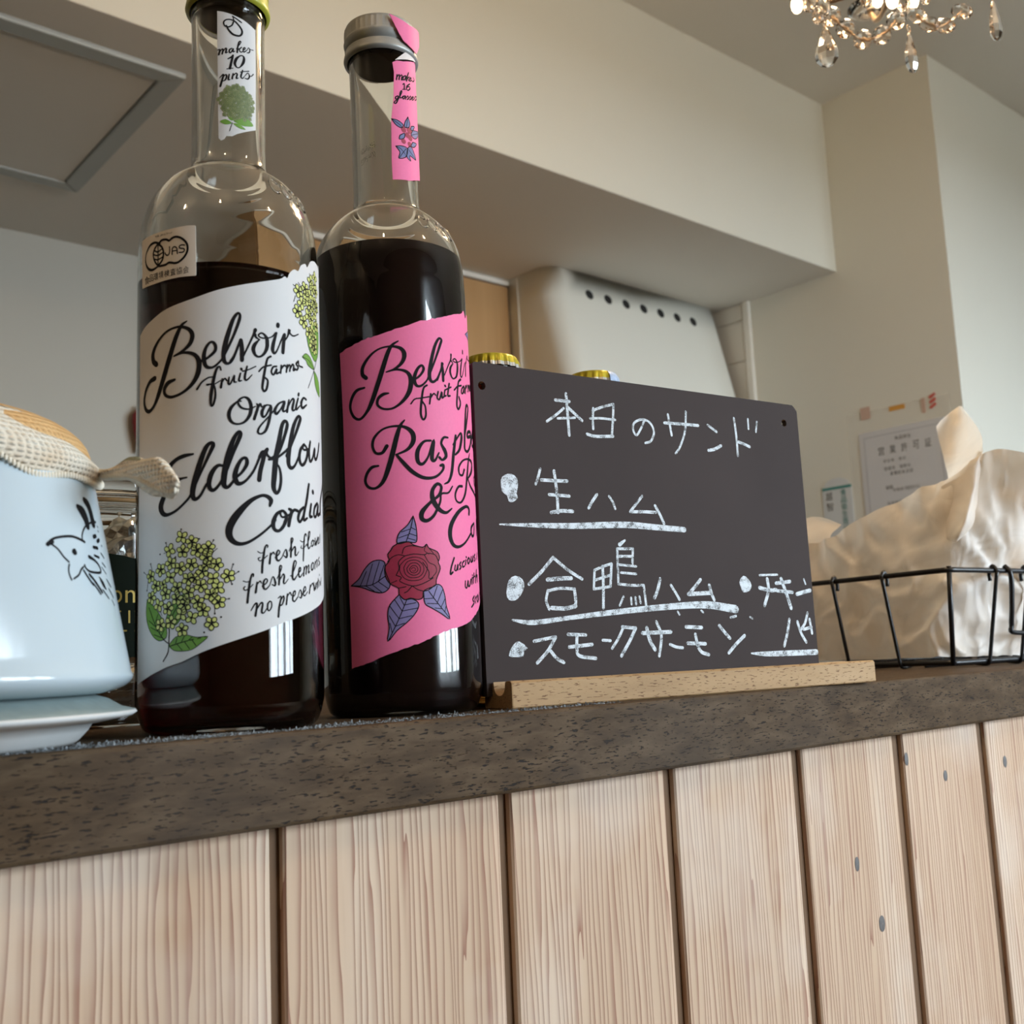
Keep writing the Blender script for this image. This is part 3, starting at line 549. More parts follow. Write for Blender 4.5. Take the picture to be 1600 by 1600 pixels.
925,4852,45,726,4763,45,410,4837,45,157,4784,45,-54,5013,45,-77,5266,45,-415,5472,45,-594,5797,45,-600,6177,45,-413,6421,45,-468,6678,45,-334,6861,45,-234,7016,45],[650,8269,45,751,7850,45,776,7336,45,691,7145,45,372,7184,45,-10,
7114,45,-66,7295,45,71,7609,45,398,7888,45,650,8269,45],[-2167,5493,45,-1776,5749,45,-1512,6111,45,-1193,6405,45,-860,6478,45,-606,6368,45,-587,5987,45,-415,5472,45,-518,5225,45,-778,5114,45,-1168,5200,45,-1644,5391,45,-2167,5493,
45],[-55,5001,45,157,4784,45,472,4803,45,721,4637,45,712,4417,45,509,4110,45,183,3811,45,-202,3518,44,-593,3102,44,-510,3658,45,-556,4160,45,-446,4593,45,-55,5001,45],[968,5104,45,1204,5162,45,1561,5380,45,1812,5283,45,1944,4899,45,
1999,4452,45,2153,3927,45,1721,4169,45,1307,4400,45,1013,4597,45,968,5104,45],[635,8205,39,520,7725,39,308,7186,39],[-2088,5487,39,-1226,5457,38,-594,5797,38],[-560,3131,38,-124,3951,38,251,4780,38],[2131,3972,39,1596,4584,39,1201,
5099,39],[520,7725,32,134,7607,32],[447,7502,32,-1,7356,32],[542,7788,32,725,7689,32],[461,7534,32,754,7432,32],[378,7344,32,707,7241,32],[-1713,5459,32,-1410,6040,32],[-1431,5452,32,-1128,6337,32],[-1158,5465,32,-829,6413,32],
[-890,5593,32,-642,6243,32],[-1500,5463,32,-1101,5209,32],[-1158,5465,32,-777,5145,32],[-891,5575,32,-516,5288,32],[-393,3434,32,-472,3843,32],[-258,3707,32,-493,4157,32],[-91,4012,32,-448,4530,32],[46,4318,32,-250,4803,32],[147,
4533,32,-28,4886,32],[-258,3707,32,121,3814,32],[-91,4012,32,446,4113,32],[46,4318,32,680,4418,32],[148,4565,32,625,4640,32],[1911,4230,32,1975,4452,32],[1733,4423,32,1962,4803,32],[1561,4616,32,1843,5155,32],[1396,4841,32,1594,
5316,32],[1804,4358,32,1445,4397,32],[1595,4571,32,1113,4594,32],[1429,4809,32,1001,4787,32],[-478,6392,38,-281,6573,38,-26,6657,39,223,6596,39,126,6523,39,-38,6339,38,-16,6085,38,-151,5806,38],[133,6701,39,236,6952,39,557,7020,39,
1010,6937,39],[223,6596,39,608,6668,39,1064,6629,39,1201,6692,39,1547,6628,39,1694,6372,39],[-151,5806,38,65,5702,38,-4,5547,38,493,5339,38,948,5421,39,1433,5668,39,1224,5638,39,1237,5925,39,984,6311,39],[493,5339,38,295,5125,38,
167,5067,38],[493,5339,38,742,5173,38,1001,5103,39],[-77,5266,38,239,5316,38],[20,6210,32,281,6454,32,667,6539,32,990,6438,32,1180,6181,32,1099,5863,32,890,5612,32,501,5560,32,189,5665,32,11,5957,32,20,6210,32],[174,6109,32,341,
6357,32,694,6411,32,980,6215,32,1002,5928,32,796,5710,32,442,5688,32,227,5854,32,174,6109,32],[299,6073,32,465,6271,32,722,6283,32,877,6089,32,802,5856,32,573,5779,32,355,5894,32,299,6073,32],[405,6050,32,538,6180,32,704,6157,32,
763,6009,32,654,5885,32,483,5908,32,405,6050,32],[475,6036,26,567,6109,26,661,6049,26,632,5961,26,529,5964,26],[1184,7077,32,1072,6821,32,1268,6660,32],[1279,6916,32,1479,6692,32],[1064,6629,32,1253,6308,32,1526,6179,32,1586,5923,
32,1363,5669,32],[-415,5472,32,-128,5584,32],[4342,16815,37,5006,17144,37,5277,17169,38,5273,16554,38,5282,16409,38,5286,16718,38,4342,16815,37],[4502,16922,30,5282,16791,30]],"RN_poly":[[527,29839],[757,29973],[1114,30044],[2018,
30438],[2486,31081],[2481,30969],[2483,30295],[2483,28983],[2483,28168],[2486,27360],[2487,25748],[2487,24691],[1219,24182],[339,24057],[321,24999],[369,26952],[527,28157],[588,29358]],"RN_up":[[457,32095],[831,31997],[1578,31871],
[2848,32152],[2668,31421],[2074,30682],[1518,30790],[1147,30919],[884,31273],[586,31839]],"RN_torn":[[634,29942],[1134,30446],[1774,30970],[2489,31274],[2105,30487],[1327,30197]],"RN_ink":[[741,29265,49,697,29002,68],[726,29136,39,
840,29284,49,868,29245,58,830,29043,68],[860,29173,39,969,29310,49,1010,29277,59,969,29067,68,1046,29117,39],[1205,29364,49,1073,29244,68,1078,29114,68,1154,29156,49,1260,29377,59,1230,29154,59],[1437,29614,59,1328,29344,69,1272,
29123,69],[1311,29266,39,1497,29434,49,1364,29289,49,1462,29211,59],[1480,29271,39,1645,29421,49,1589,29441,49,1498,29326,59,1529,29232,59,1693,29364,39],[1847,29571,40,1972,29520,60,1827,29352,59,1689,29315,39],[1028,28853,49,1120,
28928,59,1107,28648,68],[1001,28601,39,1206,28676,39],[1496,29071,59,1303,28888,69,1251,28726,68,1356,28690,59,1504,28849,69,1437,28912,59,1286,28811,49],[752,28212,49,635,28138,58,613,28041,68,693,28049,48,776,28199,58,714,27971,
68,623,27811,58,540,27818,58,595,27921,48,796,28093,39],[817,28136,39,957,28457,49,934,28519,49,867,28383,68,843,28167,68,908,28153,49,979,28231,39],[1119,28326,49,1000,28238,68,1007,28138,58,1079,28181,49,1178,28342,59,1152,28170,
59],[1227,28273,39,1328,28406,49,1359,28279,59,1260,28197,49],[1402,28320,39,1518,28479,49,1555,28356,59,1432,28249,49],[1613,28382,39,1796,28537,49,1729,28551,49,1633,28439,59,1651,28339,59,1831,28470,39],[1854,28486,40,2078,28746,
50,2250,28696,60,1972,28481,49],[2173,28773,40,2486,28935,40],[403,26999,29,670,26853,29,882,26711,29],[1269,27310,29,1207,27055,29,1153,26796,29],[2489,27080,30,1851,26723,29,1505,26531,29],[556,25694,29,811,25600,29,1083,25331,
29],[1073,25695,29,878,25434,29,697,25163,29],[1187,25732,29,1431,25567,29,1756,25423,29],[381,27010,39,675,26992,39,964,26836,39,855,26667,39,596,26746,39,381,27010,39],[1270,27334,39,1381,27029,39,1273,26801,39,1041,26768,39,1079,
27011,39,1270,27334,39],[1480,26953,39,1758,27053,39,1582,26788,39,1434,26772,39,1480,26953,39],[1582,26788,39,2488,27080,40,1828,26479,39,1452,26501,39,1582,26788,39],[765,26277,39,1026,26440,39,988,26198,39,734,26086,39,765,26277,
39],[1542,26190,39,1919,26264,39,1647,25979,39,1420,25955,39,1542,26190,39],[534,25704,38,867,25774,39,1158,25722,39,1054,25300,39,672,25136,38,732,25445,39,534,25704,38],[1159,25746,39,1417,25908,39,1784,25412,39,1292,25423,39,
1342,25188,39,1110,25317,39,1159,25746,39]],"RN_leaf":[[[381,27010],[675,26992],[964,26836],[855,26667],[596,26746]],[[1270,27334],[1381,27029],[1273,26801],[1041,26768],[1079,27011]],[[1480,26953],[1758,27053],[1582,26788],[1434,
26772]],[[1582,26788],[2488,27080],[1828,26479],[1452,26501]],[[765,26277],[1026,26440],[988,26198],[734,26086]],[[1542,26190],[1919,26264],[1647,25979],[1420,25955]],[[534,25704],[867,25774],[1158,25722],[1054,25300],[672,25136],
[732,25445]],[[1159,25746],[1417,25908],[1784,25412],[1292,25423],[1342,25188],[1110,25317]]],"RN_berry":[[980,26610,145],[1329,26684,159],[1192,26402,141],[1374,26331,150],[955,26028,123],[1323,25987,133]],"K_ink":[[4946,13622,162,
5804,13627,163],[5622,14011,163,5652,13038,163,5683,11899,162],[5430,13246,137,4922,12857,137,4354,12489,136],[5686,13328,163,6111,13023,163,6540,12717,164],[5021,12695,124,6097,12827,126],[7305,13425,140,7233,12836,140,7225,12348,
140],[7268,13305,140,7864,13537,141,8615,13763,142],[8645,13766,142,8550,12954,142,8406,12060,141],[7064,12879,127,7818,12947,128,8697,12943,129],[6817,12048,164,7311,11973,165,8480,12066,167],[10669,13083,132,10401,12639,131,10063,
12253,131,9860,12534,130,9966,12901,131,10519,13130,131,11047,12995,132,11286,12533,132,11040,12031,132,10641,11881,131],[12072,13085,160,13194,13122,162,14505,13148,164],[12354,13563,147,12455,12935,147,12522,12451,147],[13670,
13845,136,13518,12779,135,13076,11883,134,12716,11466,134],[15231,13236,151,15857,12910,152],[15153,11814,178,15635,11924,179,16117,12148,180],[17295,13799,154,17365,12843,154,17376,11669,154],[17378,12486,168,17928,12374,169,18357,
12252,170],[18396,13859,128,18385,13287,128],[19103,13765,129,18962,13167,128],[3797,10080,146,3636,9629,146,3484,9313,145],[3828,9530,170,4632,9542,172,5382,9562,173],[4624,10021,172,4725,8914,172,4729,7974,171],[4249,8835,158,
5468,8817,160],[4325,7958,183,4938,8059,184,5621,8065,185],[7199,8980,163,6842,8566,163,6637,8275,162],[7970,8938,139,8207,8627,140,8327,8311,140],[10168,9043,156,9757,8638,155,9318,8213,154],[9316,8190,167,10248,8227,168,11010,
8222,170],[11011,8576,170,11308,8116,170,11545,7652,170],[1309,7276,71,3292,7299,216,5708,7345,296,8846,7504,331,11093,7437,313,12933,7376,292],[4279,5760,177,3567,5083,175,2800,4479,173],[4279,5760,163,5143,5158,164,5957,4733,166],
[3881,4687,202,4661,4751,204,5299,4767,206],[3877,4180,148,3742,3700,148,3892,3279,148],[3876,4156,148,4629,4277,149,5460,4240,151],[5460,4240,178,5497,3689,178,5445,3384,178],[4044,3337,202,4863,3305,204,5478,3420,205],[6770,5174,
139,7340,5368,140,7831,5500,141],[6770,5174,139,6653,4239,139],[7863,5500,155,7709,4364,154],[6653,4239,139,7709,4364,140],[6733,4675,139,7754,4931,141],[7292,5367,168,7258,4302,168,7181,3305,167],[8825,6704,114,8479,6491,228],
[8298,6270,142,8253,5314,142,8236,4491,141],[8298,6270,142,9287,6290,143],[9320,6291,144,9222,5517,143],[8348,5888,142,9171,5902,143],[8314,5468,128,9461,5392,129],[8445,5062,128,9428,5006,129],[8236,4491,141,9048,4429,142,9880,
4430,144],[9880,4430,144,9920,3917,143,9953,3341,143],[8509,3859,127,8230,3420,127],[8995,3794,128,9002,3477,128],[9278,3818,128,9298,3474,128],[9547,3855,129,9602,3536,129],[11012,4757,189,10788,4173,188,10549,3786,188],[11726,
4433,161,12067,3975,161,12250,3686,161],[13835,4731,194,13341,4303,193,12915,3972,192],[12915,3972,222,13853,4009,224,14495,4034,225],[14444,4437,195,14580,3967,195,14732,3658,196],[1772,2799,105,2904,2662,239,4982,2843,217,8124,
3108,281,11484,3326,320,14154,3394,389,16268,3145,457],[18318,5002,125,19726,5040,127],[18237,4304,218,19016,4164,220,19522,4191,221],[18891,4795,220,18916,4164,219,18519,3329,218],[19566,4558,205,20704,4661,207],[19617,4135,189,
20834,4048,191],[20002,4800,238,20316,4020,238,20621,3168,238],[21195,3947,224,22318,4160,226],[21872,4809,113,21983,4521,113],[20399,2536,190,20140,1768,189,19811,1079,188],[21039,2384,191,21269,1742,191,21622,1238,191],[21938,
2868,177,21654,2302,176,21229,1913,175],[21504,1949,176,22171,2064,177],[22060,2509,177,22169,1721,177],[17205,749,92,18602,675,279,22388,647,321],[2921,1790,159,4174,1958,161],[4172,1935,175,3690,1319,173,3045,777,172],[3836,1314,
174,4180,947,174,4581,742,175],[4927,2060,163,5990,2010,164],[4961,1458,176,6341,1538,179],[5452,1987,177,5409,1384,177,5535,1018,177,6523,862,179],[7027,1727,152,7498,1690,153],[8386,2353,155,8019,1800,154,7580,1317,153],[8305,
2354,169,9115,2275,170],[9164,2274,184,8735,1656,183,8141,928,182],[9588,2012,199,11503,2032,203],[9892,2259,214,10054,1621,214,10350,1168,215],[10559,2565,173,10835,1855,173,10608,842,172],[11392,1392,159,11810,1251,160,12241,1199,
160],[12572,2269,191,13672,2208,193],[12614,1422,190,13857,1360,193],[13189,1863,192,13309,1271,192,13544,937,192,14034,789,193],[14958,2289,195,15293,1947,196,15667,1603,196],[16776,1710,198,16163,1321,197,15509,832,196],[12068,
3060,117,12177,2915,117],[13726,3106,119,13860,2998,119],[17312,2708,108,17496,2623,108],[15842,2703,136,16247,2778,137]],"K_blob":[[[1490,9397],[1694,9646],[2081,9734],[2416,9537],[2443,9126],[2347,8796],[2398,8582],[2130,8376],
[1876,8397],[1803,8662],[1523,8862]],[[1494,4066],[1668,4654],[2035,4868],[2426,4716],[2519,4360],[2293,3946],[1967,3711],[1616,3737]],[[16719,4647],[17043,4965],[17411,4788],[17625,4442],[17435,4138],[16942,4056],[16785,4372]],
[[1467,1159],[1703,1614],[2067,1813],[2543,1472],[2323,1363],[2265,1109],[1813,1090]]],"P_ink":[[90491,7689,207,95200,7544,411,97903,7347,390,98630,7136,332],[100370,7990,226,104880,7856,343,107027,7615,350,107887,7291,408],[89557,
6611,65,90559,6796,66,95052,7050,68,103371,7243,74,113041,7334,82],[59792,6335,77,64203,6499,79,70753,6596,82,79163,6653,86,85351,6617,90,91620,6540,94],[63128,6309,63,67101,6174,64,70389,5958,65,74007,5808,67],[74031,5730,62,72910,
5581,62,72915,5412,62,74065,5235,62],[76023,5278,59,80685,5415,61,83501,5597,62,86084,5693,63],[87525,5761,77,88827,5643,78,93182,5562,81,103547,5577,89,106160,5657,91,104491,5839,90,100262,5970,86,93940,6059,134],[104377,6777,138,
108400,6833,144],[109301,6654,134,113181,6729,140],[101427,6417,113,107561,6419,120],[100940,6137,82,107212,6101,87],[112005,6272,58,116405,6129,61],[110817,5946,51,115938,5818,54],[114614,7203,54,115743,7163,54],[114395,7046,53,
115294,7016,54],[115927,6565,54,116618,6527,55],[85918,5582,81,88973,5372,83,93276,5141,86],[91025,5467,103,95752,5274,107,102425,4937,114],[93563,5192,67,100422,4862,71],[102422,5426,52,106165,5214,183,108964,5061,77],[104065,5018,
58,111153,4752,62],[108662,5782,39,114796,5582,42],[113535,5397,58,119592,5166,63],[114516,5082,59,121203,4813,65],[116513,4719,48,120366,4553,51]],"P_fill":[[[58758,6331],[60502,6410],[63605,6479],[64786,6417],[63650,6304],[61471,
6283],[60047,6234],[58865,6272]],[[77929,6185],[79183,6253],[80897,6261],[81918,6180],[82082,6106],[80341,6049],[78758,6067],[77732,6136]]]}""")
W = json.loads("""{"knots":[[0.54896,0.354,-0.10102,0.0022,0.004],[0.56902,0.354,-0.13696,0.003,0.0045],[0.65615,0.354,-0.06319,0.0024,0.0034],[0.73769,0.354,-0.06205,0.0026,0.004],[0.6115,0.354,-0.04876,0.0022,0.004]],"tongue":[[0.12616,0.37642,
0.09535,0.00291],[0.12736,0.37087,0.09227,0.002],[0.12875,0.36486,0.09073,0.00176],[0.13036,0.35728,0.08986,0.00217],[0.13184,0.34966,0.08982,0.00363],[0.13302,0.34377,0.08873,0.00465],[0.13452,0.33778,0.0866,0.00565],[0.13595,
0.33185,0.08449,0.00621],[0.13739,0.32714,0.08261,0.00513],[0.13837,0.32395,0.08156,0.00286],[0.13861,0.32254,0.08116,0.00081]],"hem":[[0.08913,0.35899,0.09176],[0.09347,0.35407,0.09129],[0.09682,0.3525,0.09111],[0.10157,0.35235,
0.09047],[0.10483,0.35348,0.08991],[0.10879,0.3549,0.09133],[0.1128,0.35675,0.09028],[0.11719,0.36078,0.08937],[0.12276,0.36491,0.08938],[0.12637,0.36297,0.09002],[0.12818,0.353,0.08725],[0.13054,0.34503,0.08489],[0.13154,0.33935,
0.08344],[0.13334,0.33165,0.08218]],"ptop":[[0.84322,0.56958,0.11412],[0.84434,0.54843,0.11534],[0.84223,0.53203,0.12033],[0.84696,0.50303,0.13296],[0.85315,0.46871,0.14602],[0.85918,0.44191,0.15512],[0.8615,0.42565,0.16036],
[0.86405,0.40818,0.17116],[0.8689,0.394,0.175],[0.87616,0.3779,0.17067],[0.90165,0.3443,0.16182]],"curl":[[[0.88361,0.44696,0.15831],[0.87125,0.43069,0.15977],[0.86378,0.41658,0.16285],[0.86247,0.4089,0.16737],[0.86488,0.40552,
0.17454]],[[0.89038,0.45204,0.17153],[0.88778,0.44053,0.1739],[0.88055,0.42633,0.17638],[0.8734,0.41467,0.17915],[0.86988,0.40748,0.18403]],[[0.89602,0.45733,0.18898],[0.90388,0.44963,0.1941],[0.90171,0.43769,0.19681],[0.89293,
0.42525,0.19693],[0.88486,0.41618,0.19712]],[[0.89219,0.45793,0.2037],[0.90908,0.45522,0.21196],[0.91663,0.44789,0.2166],[0.91211,0.43859,0.21594],[0.90111,0.42897,0.211]],[[0.88587,0.45586,0.20838],[0.90566,0.4569,0.21893],
[0.92138,0.45524,0.2269],[0.92559,0.45105,0.23007],[0.91774,0.44489,0.22781]]],"roll":[[[0.85467,0.44004,0.15012],[0.85103,0.4207,0.15656],[0.85259,0.40872,0.16381],[0.86028,0.40464,0.17181],[0.87104,0.40764,0.17766]],[[0.85271,
0.44072,0.13376],[0.8451,0.42137,0.13699],[0.84535,0.40957,0.14216],[0.85373,0.4067,0.14761],[0.8662,0.4094,0.15432]],[[0.84979,0.44088,0.1174],[0.83928,0.42302,0.11888],[0.83752,0.41216,0.12104],[0.846,0.4097,0.1238],[0.86116,
0.41195,0.12761]],[[0.84745,0.43977,0.10534],[0.83669,0.42636,0.10548],[0.8335,0.41715,0.10531],[0.8413,0.41369,0.10941],[0.85698,0.41478,0.11713]],[[0.8465,0.43762,0.09972],[0.84002,0.42969,0.10072],[0.83902,0.42271,0.0999],
[0.84543,0.41894,0.10497],[0.85679,0.4184,0.1128]]],"flap":[[[0.83996,0.57341,0.1085],[0.84456,0.56276,0.1087],[0.84666,0.55361,0.11249],[0.84733,0.54558,0.11688]],[[0.84344,0.57443,0.12301],[0.84899,0.56299,0.12309],[0.85125,
0.55414,0.12451],[0.85187,0.546,0.12239]],[[0.85143,0.57896,0.13351],[0.85701,0.56728,0.13473],[0.85909,0.55641,0.13346],[0.85648,0.54255,0.12688]],[[0.85119,0.57841,0.13765],[0.85916,0.57089,0.14132],[0.86056,0.55691,0.13838],
[0.85896,0.53982,0.13019]]],"pend":[[0.80918,0.48221,0.57144],[0.85816,0.42929,0.5579],[0.90368,0.3734,0.57683]],"bead1":[[0.81393,0.47654,0.58023],[0.82372,0.47019,0.5689],[0.83607,0.46146,0.55855],[0.84897,0.44978,0.56177],
[0.85787,0.43986,0.57429]],"bead2":[[0.86253,0.42292,0.57223],[0.87163,0.41662,0.56385],[0.88208,0.40795,0.56212],[0.89308,0.39637,0.57382]],"chc":[0.87226,0.44069,0.64789],"blobs":[[0.78107,0.49043,0.58592,0.0066],[0.78917,0.48314,
0.58769,0.008],[0.82794,0.44962,0.58881,0.007],[0.83537,0.44352,0.58726,0.006],[0.84533,0.43507,0.58668,0.0068],[0.85318,0.4286,0.5851,0.008],[0.85964,0.42302,0.58529,0.0062],[0.86768,0.41558,0.58819,0.006],[0.79586,0.47951,0.57609,
0.007],[0.79895,0.47566,0.58264,0.008]]}""")
# ------------------------------------------------------------------ the room
M_wall = flat('wall_paint', (0.70, 0.685, 0.605), 0.85, spec=0.2, var=0.03, vscale=3, bump=0.08, bscale=600)
M_ceil = flat('ceiling_paint', (0.76, 0.725, 0.665), 0.9, spec=0.2, var=0.03, vscale=3)
M_ceil2 = flat('guest_ceiling_paint', (0.72, 0.69, 0.63), 0.9, spec=0.2, var=0.03, vscale=3)
M_brownwall = flat('dark_guest_wall', (0.15, 0.115, 0.085), 0.8, var=0.15, vscale=5)
M_backwall = flat('wall_paint_shaded', (0.52, 0.515, 0.465), 0.8, spec=0.2, var=0.03, vscale=3)  # wall paint darkened: the weaker light at the back is put into the colour
M_floor = flat('floor_boards', (0.13, 0.085, 0.05), 0.5, var=0.2, vscale=6)
M_ground = flat('ground_outside', (0.24, 0.225, 0.20), 0.9, var=0.3, vscale=1.5)
M_frame = flat('window_frame_paint', (0.10, 0.075, 0.05), 0.5)
M_tile = flat('kitchen_panel', (0.70, 0.66, 0.58), 0.4, spec=0.4, var=0.02, vscale=4)
M_trim = flat('white_trim', (0.80, 0.77, 0.70), 0.5)
M_tan = woodmat('tan_veneer', [(0.3, (0.42, 0.24, 0.10)), (0.7, (0.52, 0.31, 0.14))], (1, 1, 0.1), 12, rough=0.6, bump=0.05)
M_almetal = flat('hatch_metal', (0.42, 0.44, 0.42), 0.5, metal=0.1)

def struct(name, me, mat, parent=None):
    o = mk(name, me, mat, parent)
    if parent is None: o['kind'] = 'structure'
    return o

XL, XR, YF, YB = -2.6, 5.6, WIN_Y, 2.38
ZF, ZK, ZC = -1.06, 1.0, 1.47
XW, YS, YP = 2.444, 1.486, 1.184
struct('floor', box_me('floor', XL - .1, XR + .1, YF - .1, YB + .1, ZF - .1, ZF), M_floor)
struct('ceiling', box_me('ceiling', XL - .1, XR + .1, YF - .1, YS + .05, ZC, ZC + .1), M_ceil2)
struct('wall_soffit', box_me('wall_soffit', XL - .1, XW, YS, YB + .1, ZK, ZC + .1), M_wall)
struct('ceiling_kitchen', box_me('ceiling_kitchen', XL - .1, XW, YS + 0.0005, YB, ZK - .0008, ZK - .0001), M_ceil)
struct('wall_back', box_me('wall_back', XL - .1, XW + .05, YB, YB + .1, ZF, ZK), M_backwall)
struct('wall_left', box_me('wall_left', XL - .1, XL, YF - .1, YB + .1, ZF, ZC), M_brownwall)
struct('wall_right', box_me('wall_right', XW, XR + .1, YP, YB + .1, ZF, ZC), M_wall)
struct('wall_end', box_me('wall_end', XR, XR + .1, YF - .1, YP, ZF, ZC), M_wall)
# the wall with the two windows
bm = bmesh.new()
def addbox(bm, x0, x1, y0, y1, z0, z1):
    r = bmesh.ops.create_cube(bm, size=1)
    for v in r['verts']:
        v.co = Vector(((x0 + x1) / 2 + v.co.x * (x1 - x0), (y0 + y1) / 2 + v.co.y * (y1 - y0), (z0 + z1) / 2 + v.co.z * (z1 - z0)))
xs = [XL - .1] + [x for w in WINDOWS for x in w] + [XR + .1]
for a, b_ in zip(xs[0::2], xs[1::2]): addbox(bm, a, b_, YF - .1, YF, ZF, ZC)
for a, b_ in WINDOWS:
    addbox(bm, a, b_, YF - .1, YF, ZF, WIN_Z0); addbox(bm, a, b_, YF - .1, YF, WIN_Z1, ZC)
struct('wall_front', bm_mesh('wall_front', bm), M_brownwall)
for i, (a, b_) in enumerate(WINDOWS):
    bm = bmesh.new()
    t = 0.045
    addbox(bm, a, b_, YF - .07, YF - .02, WIN_Z0, WIN_Z0 + t); addbox(bm, a, b_, YF - .07, YF - .02, WIN_Z1 - t, WIN_Z1)
    addbox(bm, a, a + t, YF - .07, YF - .02, WIN_Z0 + t, WIN_Z1 - t); addbox(bm, b_ - t, b_, YF - .07, YF - .02, WIN_Z0 + t, WIN_Z1 - t)
    m_ = (a + b_) / 2
    addbox(bm, m_ - .025, m_ + .025, YF - .07, YF - .02, WIN_Z0 + t, WIN_Z1 - t)
    struct('window_%d' % (i + 1), bm_mesh('window', bm), M_frame)
struct('floor_outside', box_me('floor_outside', -12, 18, -24, YF - .12, ZF - .3, ZF - .2), M_ground)

# panelled strip of the kitchen wall, right of the range hood
pw = struct('wall_panelling', box_me('wall_panelling', XW - .004, XW, 1.785, YB, -.4, ZK), M_trim)
zc_ = ZK - .002
for k in range(7):
    z1 = (ZK - .002, .948, .830, .712, .594, .476, .358)[k]
    z0 = (.9505, .8325, .7145, .5965, .4785, .3605, .2425)[k]
    mk('panel', box_me('panel', XW - .0095, XW - .004, 1.79, YB - .004, z0, z1 - .0006, .0012, 1), M_tile, pw)
struct('trim_1', box_me('trim_1', XW - .013, XW, 1.766, 1.787, -.4, ZK, .002), M_trim)

# ------------------------------------------------------------------ the counter
M_counter = woodmat('dark_stained_wood', [(0.25, (0.038, 0.023, 0.012)), (0.5, (0.080, 0.050, 0.026)), (0.78, (0.135, 0.092, 0.054))], (0.30, 1, 1), 130,
                    fleck=1350, fleck_stretch=(0.20, 1, 1), fleck_col=(0.018, 0.013, 0.010), fleck_lim=0.395, rough=0.58, bump=0.45, gloss=0.12, hl=(0.30, (0.10, 0.085, 0.072), 9))
M_plank = woodmat('whitewashed_cedar', [(0.2, (0.49, 0.33, 0.21)), (0.55, (0.665, 0.495, 0.355)), (0.85, (0.77, 0.655, 0.525))], (1, 1, 0.035), 26,
                  rough=0.7, bump=0.25, rings=(0.9, (0.31, 0.145, 0.10), 100, 12.0), per_obj=True, gloss=0.2, hl=(0.55, (0.80, 0.72, 0.64), 9))
M_gap = woodmat('brown_backing_wood', [(0.3, (0.13, 0.075, 0.04)), (0.7, (0.20, 0.12, 0.07))], (1, 1, 0.05), 60, rough=0.8, bump=0.1)
M_knot = flat('grey_knot', (0.13, 0.12, 0.115), 0.6, var=0.5, vscale=300)
YE, YPL = 0.344, 0.354
me = box_me('counter_top', -1.6, XW - .02, YE, .86, -.0325, 0, .0016, 2)
tag(mk('counter_top', me, M_counter), 'dark brown stained wooden counter top with flecked grain above the pale planks', 'counter top')

wc = struct('wall_counter', box_me('wall_counter', -1.6, XW - .04, YPL + .0034, YPL + .06, ZF, -.0326), M_gap)
GAPS = [(-.436, -.431), (-.332, -.327), (-.228, -.223), (-.124, -.119), (-.0205, -.0155), (.0830, .0880), (.1856, .1903), (.2910, .2962), (.3940, .4000), (.4976, .5047), (.6000, .6089), (.7055, .7146), (.8100, .8190), (.9150, .9240), (1.020, 1.029), (1.125, 1.134), (1.23, 1.239), (1.335, 1.344)]
def plank_me(w, ch):
    # section: face, chamfer towards the window side, sides; extruded down; local x from the plank's left edge
    sec = [(0.0, .0034), (0.0, .0009), (.0009, 0), (w - ch, 0), (w - .0006, .0014), (w, .002), (w, .0034)]
    v, f = [], []
    for z in (-.0327, ZF):
        v += [(x, y, z) for x, y in sec]
    n = len(sec)
    for i in range(n):
        j = (i + 1) % n
        f.append((i, j, n + j, n + i))
    f.append(tuple(reversed(range(n)))); f.append(tuple(range(n, 2 * n)))
    return mesh('plank', v, f)
planks = []
for i, ((a0, a1), (b0, b1)) in enumerate(zip(GAPS[:-1], GAPS[1:])):
    o = mk('plank', plank_me(b0 - a1, .0105 if i == 5 else .0055), M_plank, wc)
    o.location = (a1, YPL, 0)
    planks.append((a1, b0, o))
for (x, y, z, a, b_) in W['knots']:
    v, f = [], []
    for (x0, x1, po) in planks:
        if x0 <= x <= x1:
            rows = [[(math.cos(t) * a * r, -.0002 - .0004 * (1 - r), math.sin(t) * b_ * r) for t in [2 * PI * k / 16 for k in range(16)]] for r in (1, .7, .35, .05)]
            k_ = mk('knot', grid_me('knot', rows, True, True), M_knot, po)
            k_.location = (x - x0, 0, z)

# fine grey dust along the front of the counter top
random.seed(4)
v, f = [], []
for _ in range(5200):
    x = random.uniform(.07, .36); 
    y = YE + .0022 + abs(random.gauss(0, .010))
    if y > .40: continue
    if random.random() > (1.0 if x < .23 else .55): continue
    L_ = random.uniform(.0003, .0016); a = random.uniform(0, 2 * PI); h = random.uniform(.0001, .0007) * (1 if random.random() < .9 else 2.2)
    w_ = .00006
    dx, dy = math.cos(a) * L_, math.sin(a) * L_
    nx, ny = -math.sin(a) * w_, math.cos(a) * w_
    b0 = len(v)
    v += [(x, y, .00005), (x + nx, y + ny, .00005), (x + dx * .6, y + dy * .6, h), (x + dx, y + dy, h * .3)]
    f += [(b0, b0 + 1, b0 + 2), (b0 + 1, b0 + 3, b0 + 2)]
M_dust = flat('grey_dust', (0.24, 0.26, 0.27), 1.0, spec=0)
tag(mk('dust', mesh('dust', v, f), M_dust), 'thin layer of grey fluffy dust along the counter edge before the bottles', 'dust', kind='stuff')
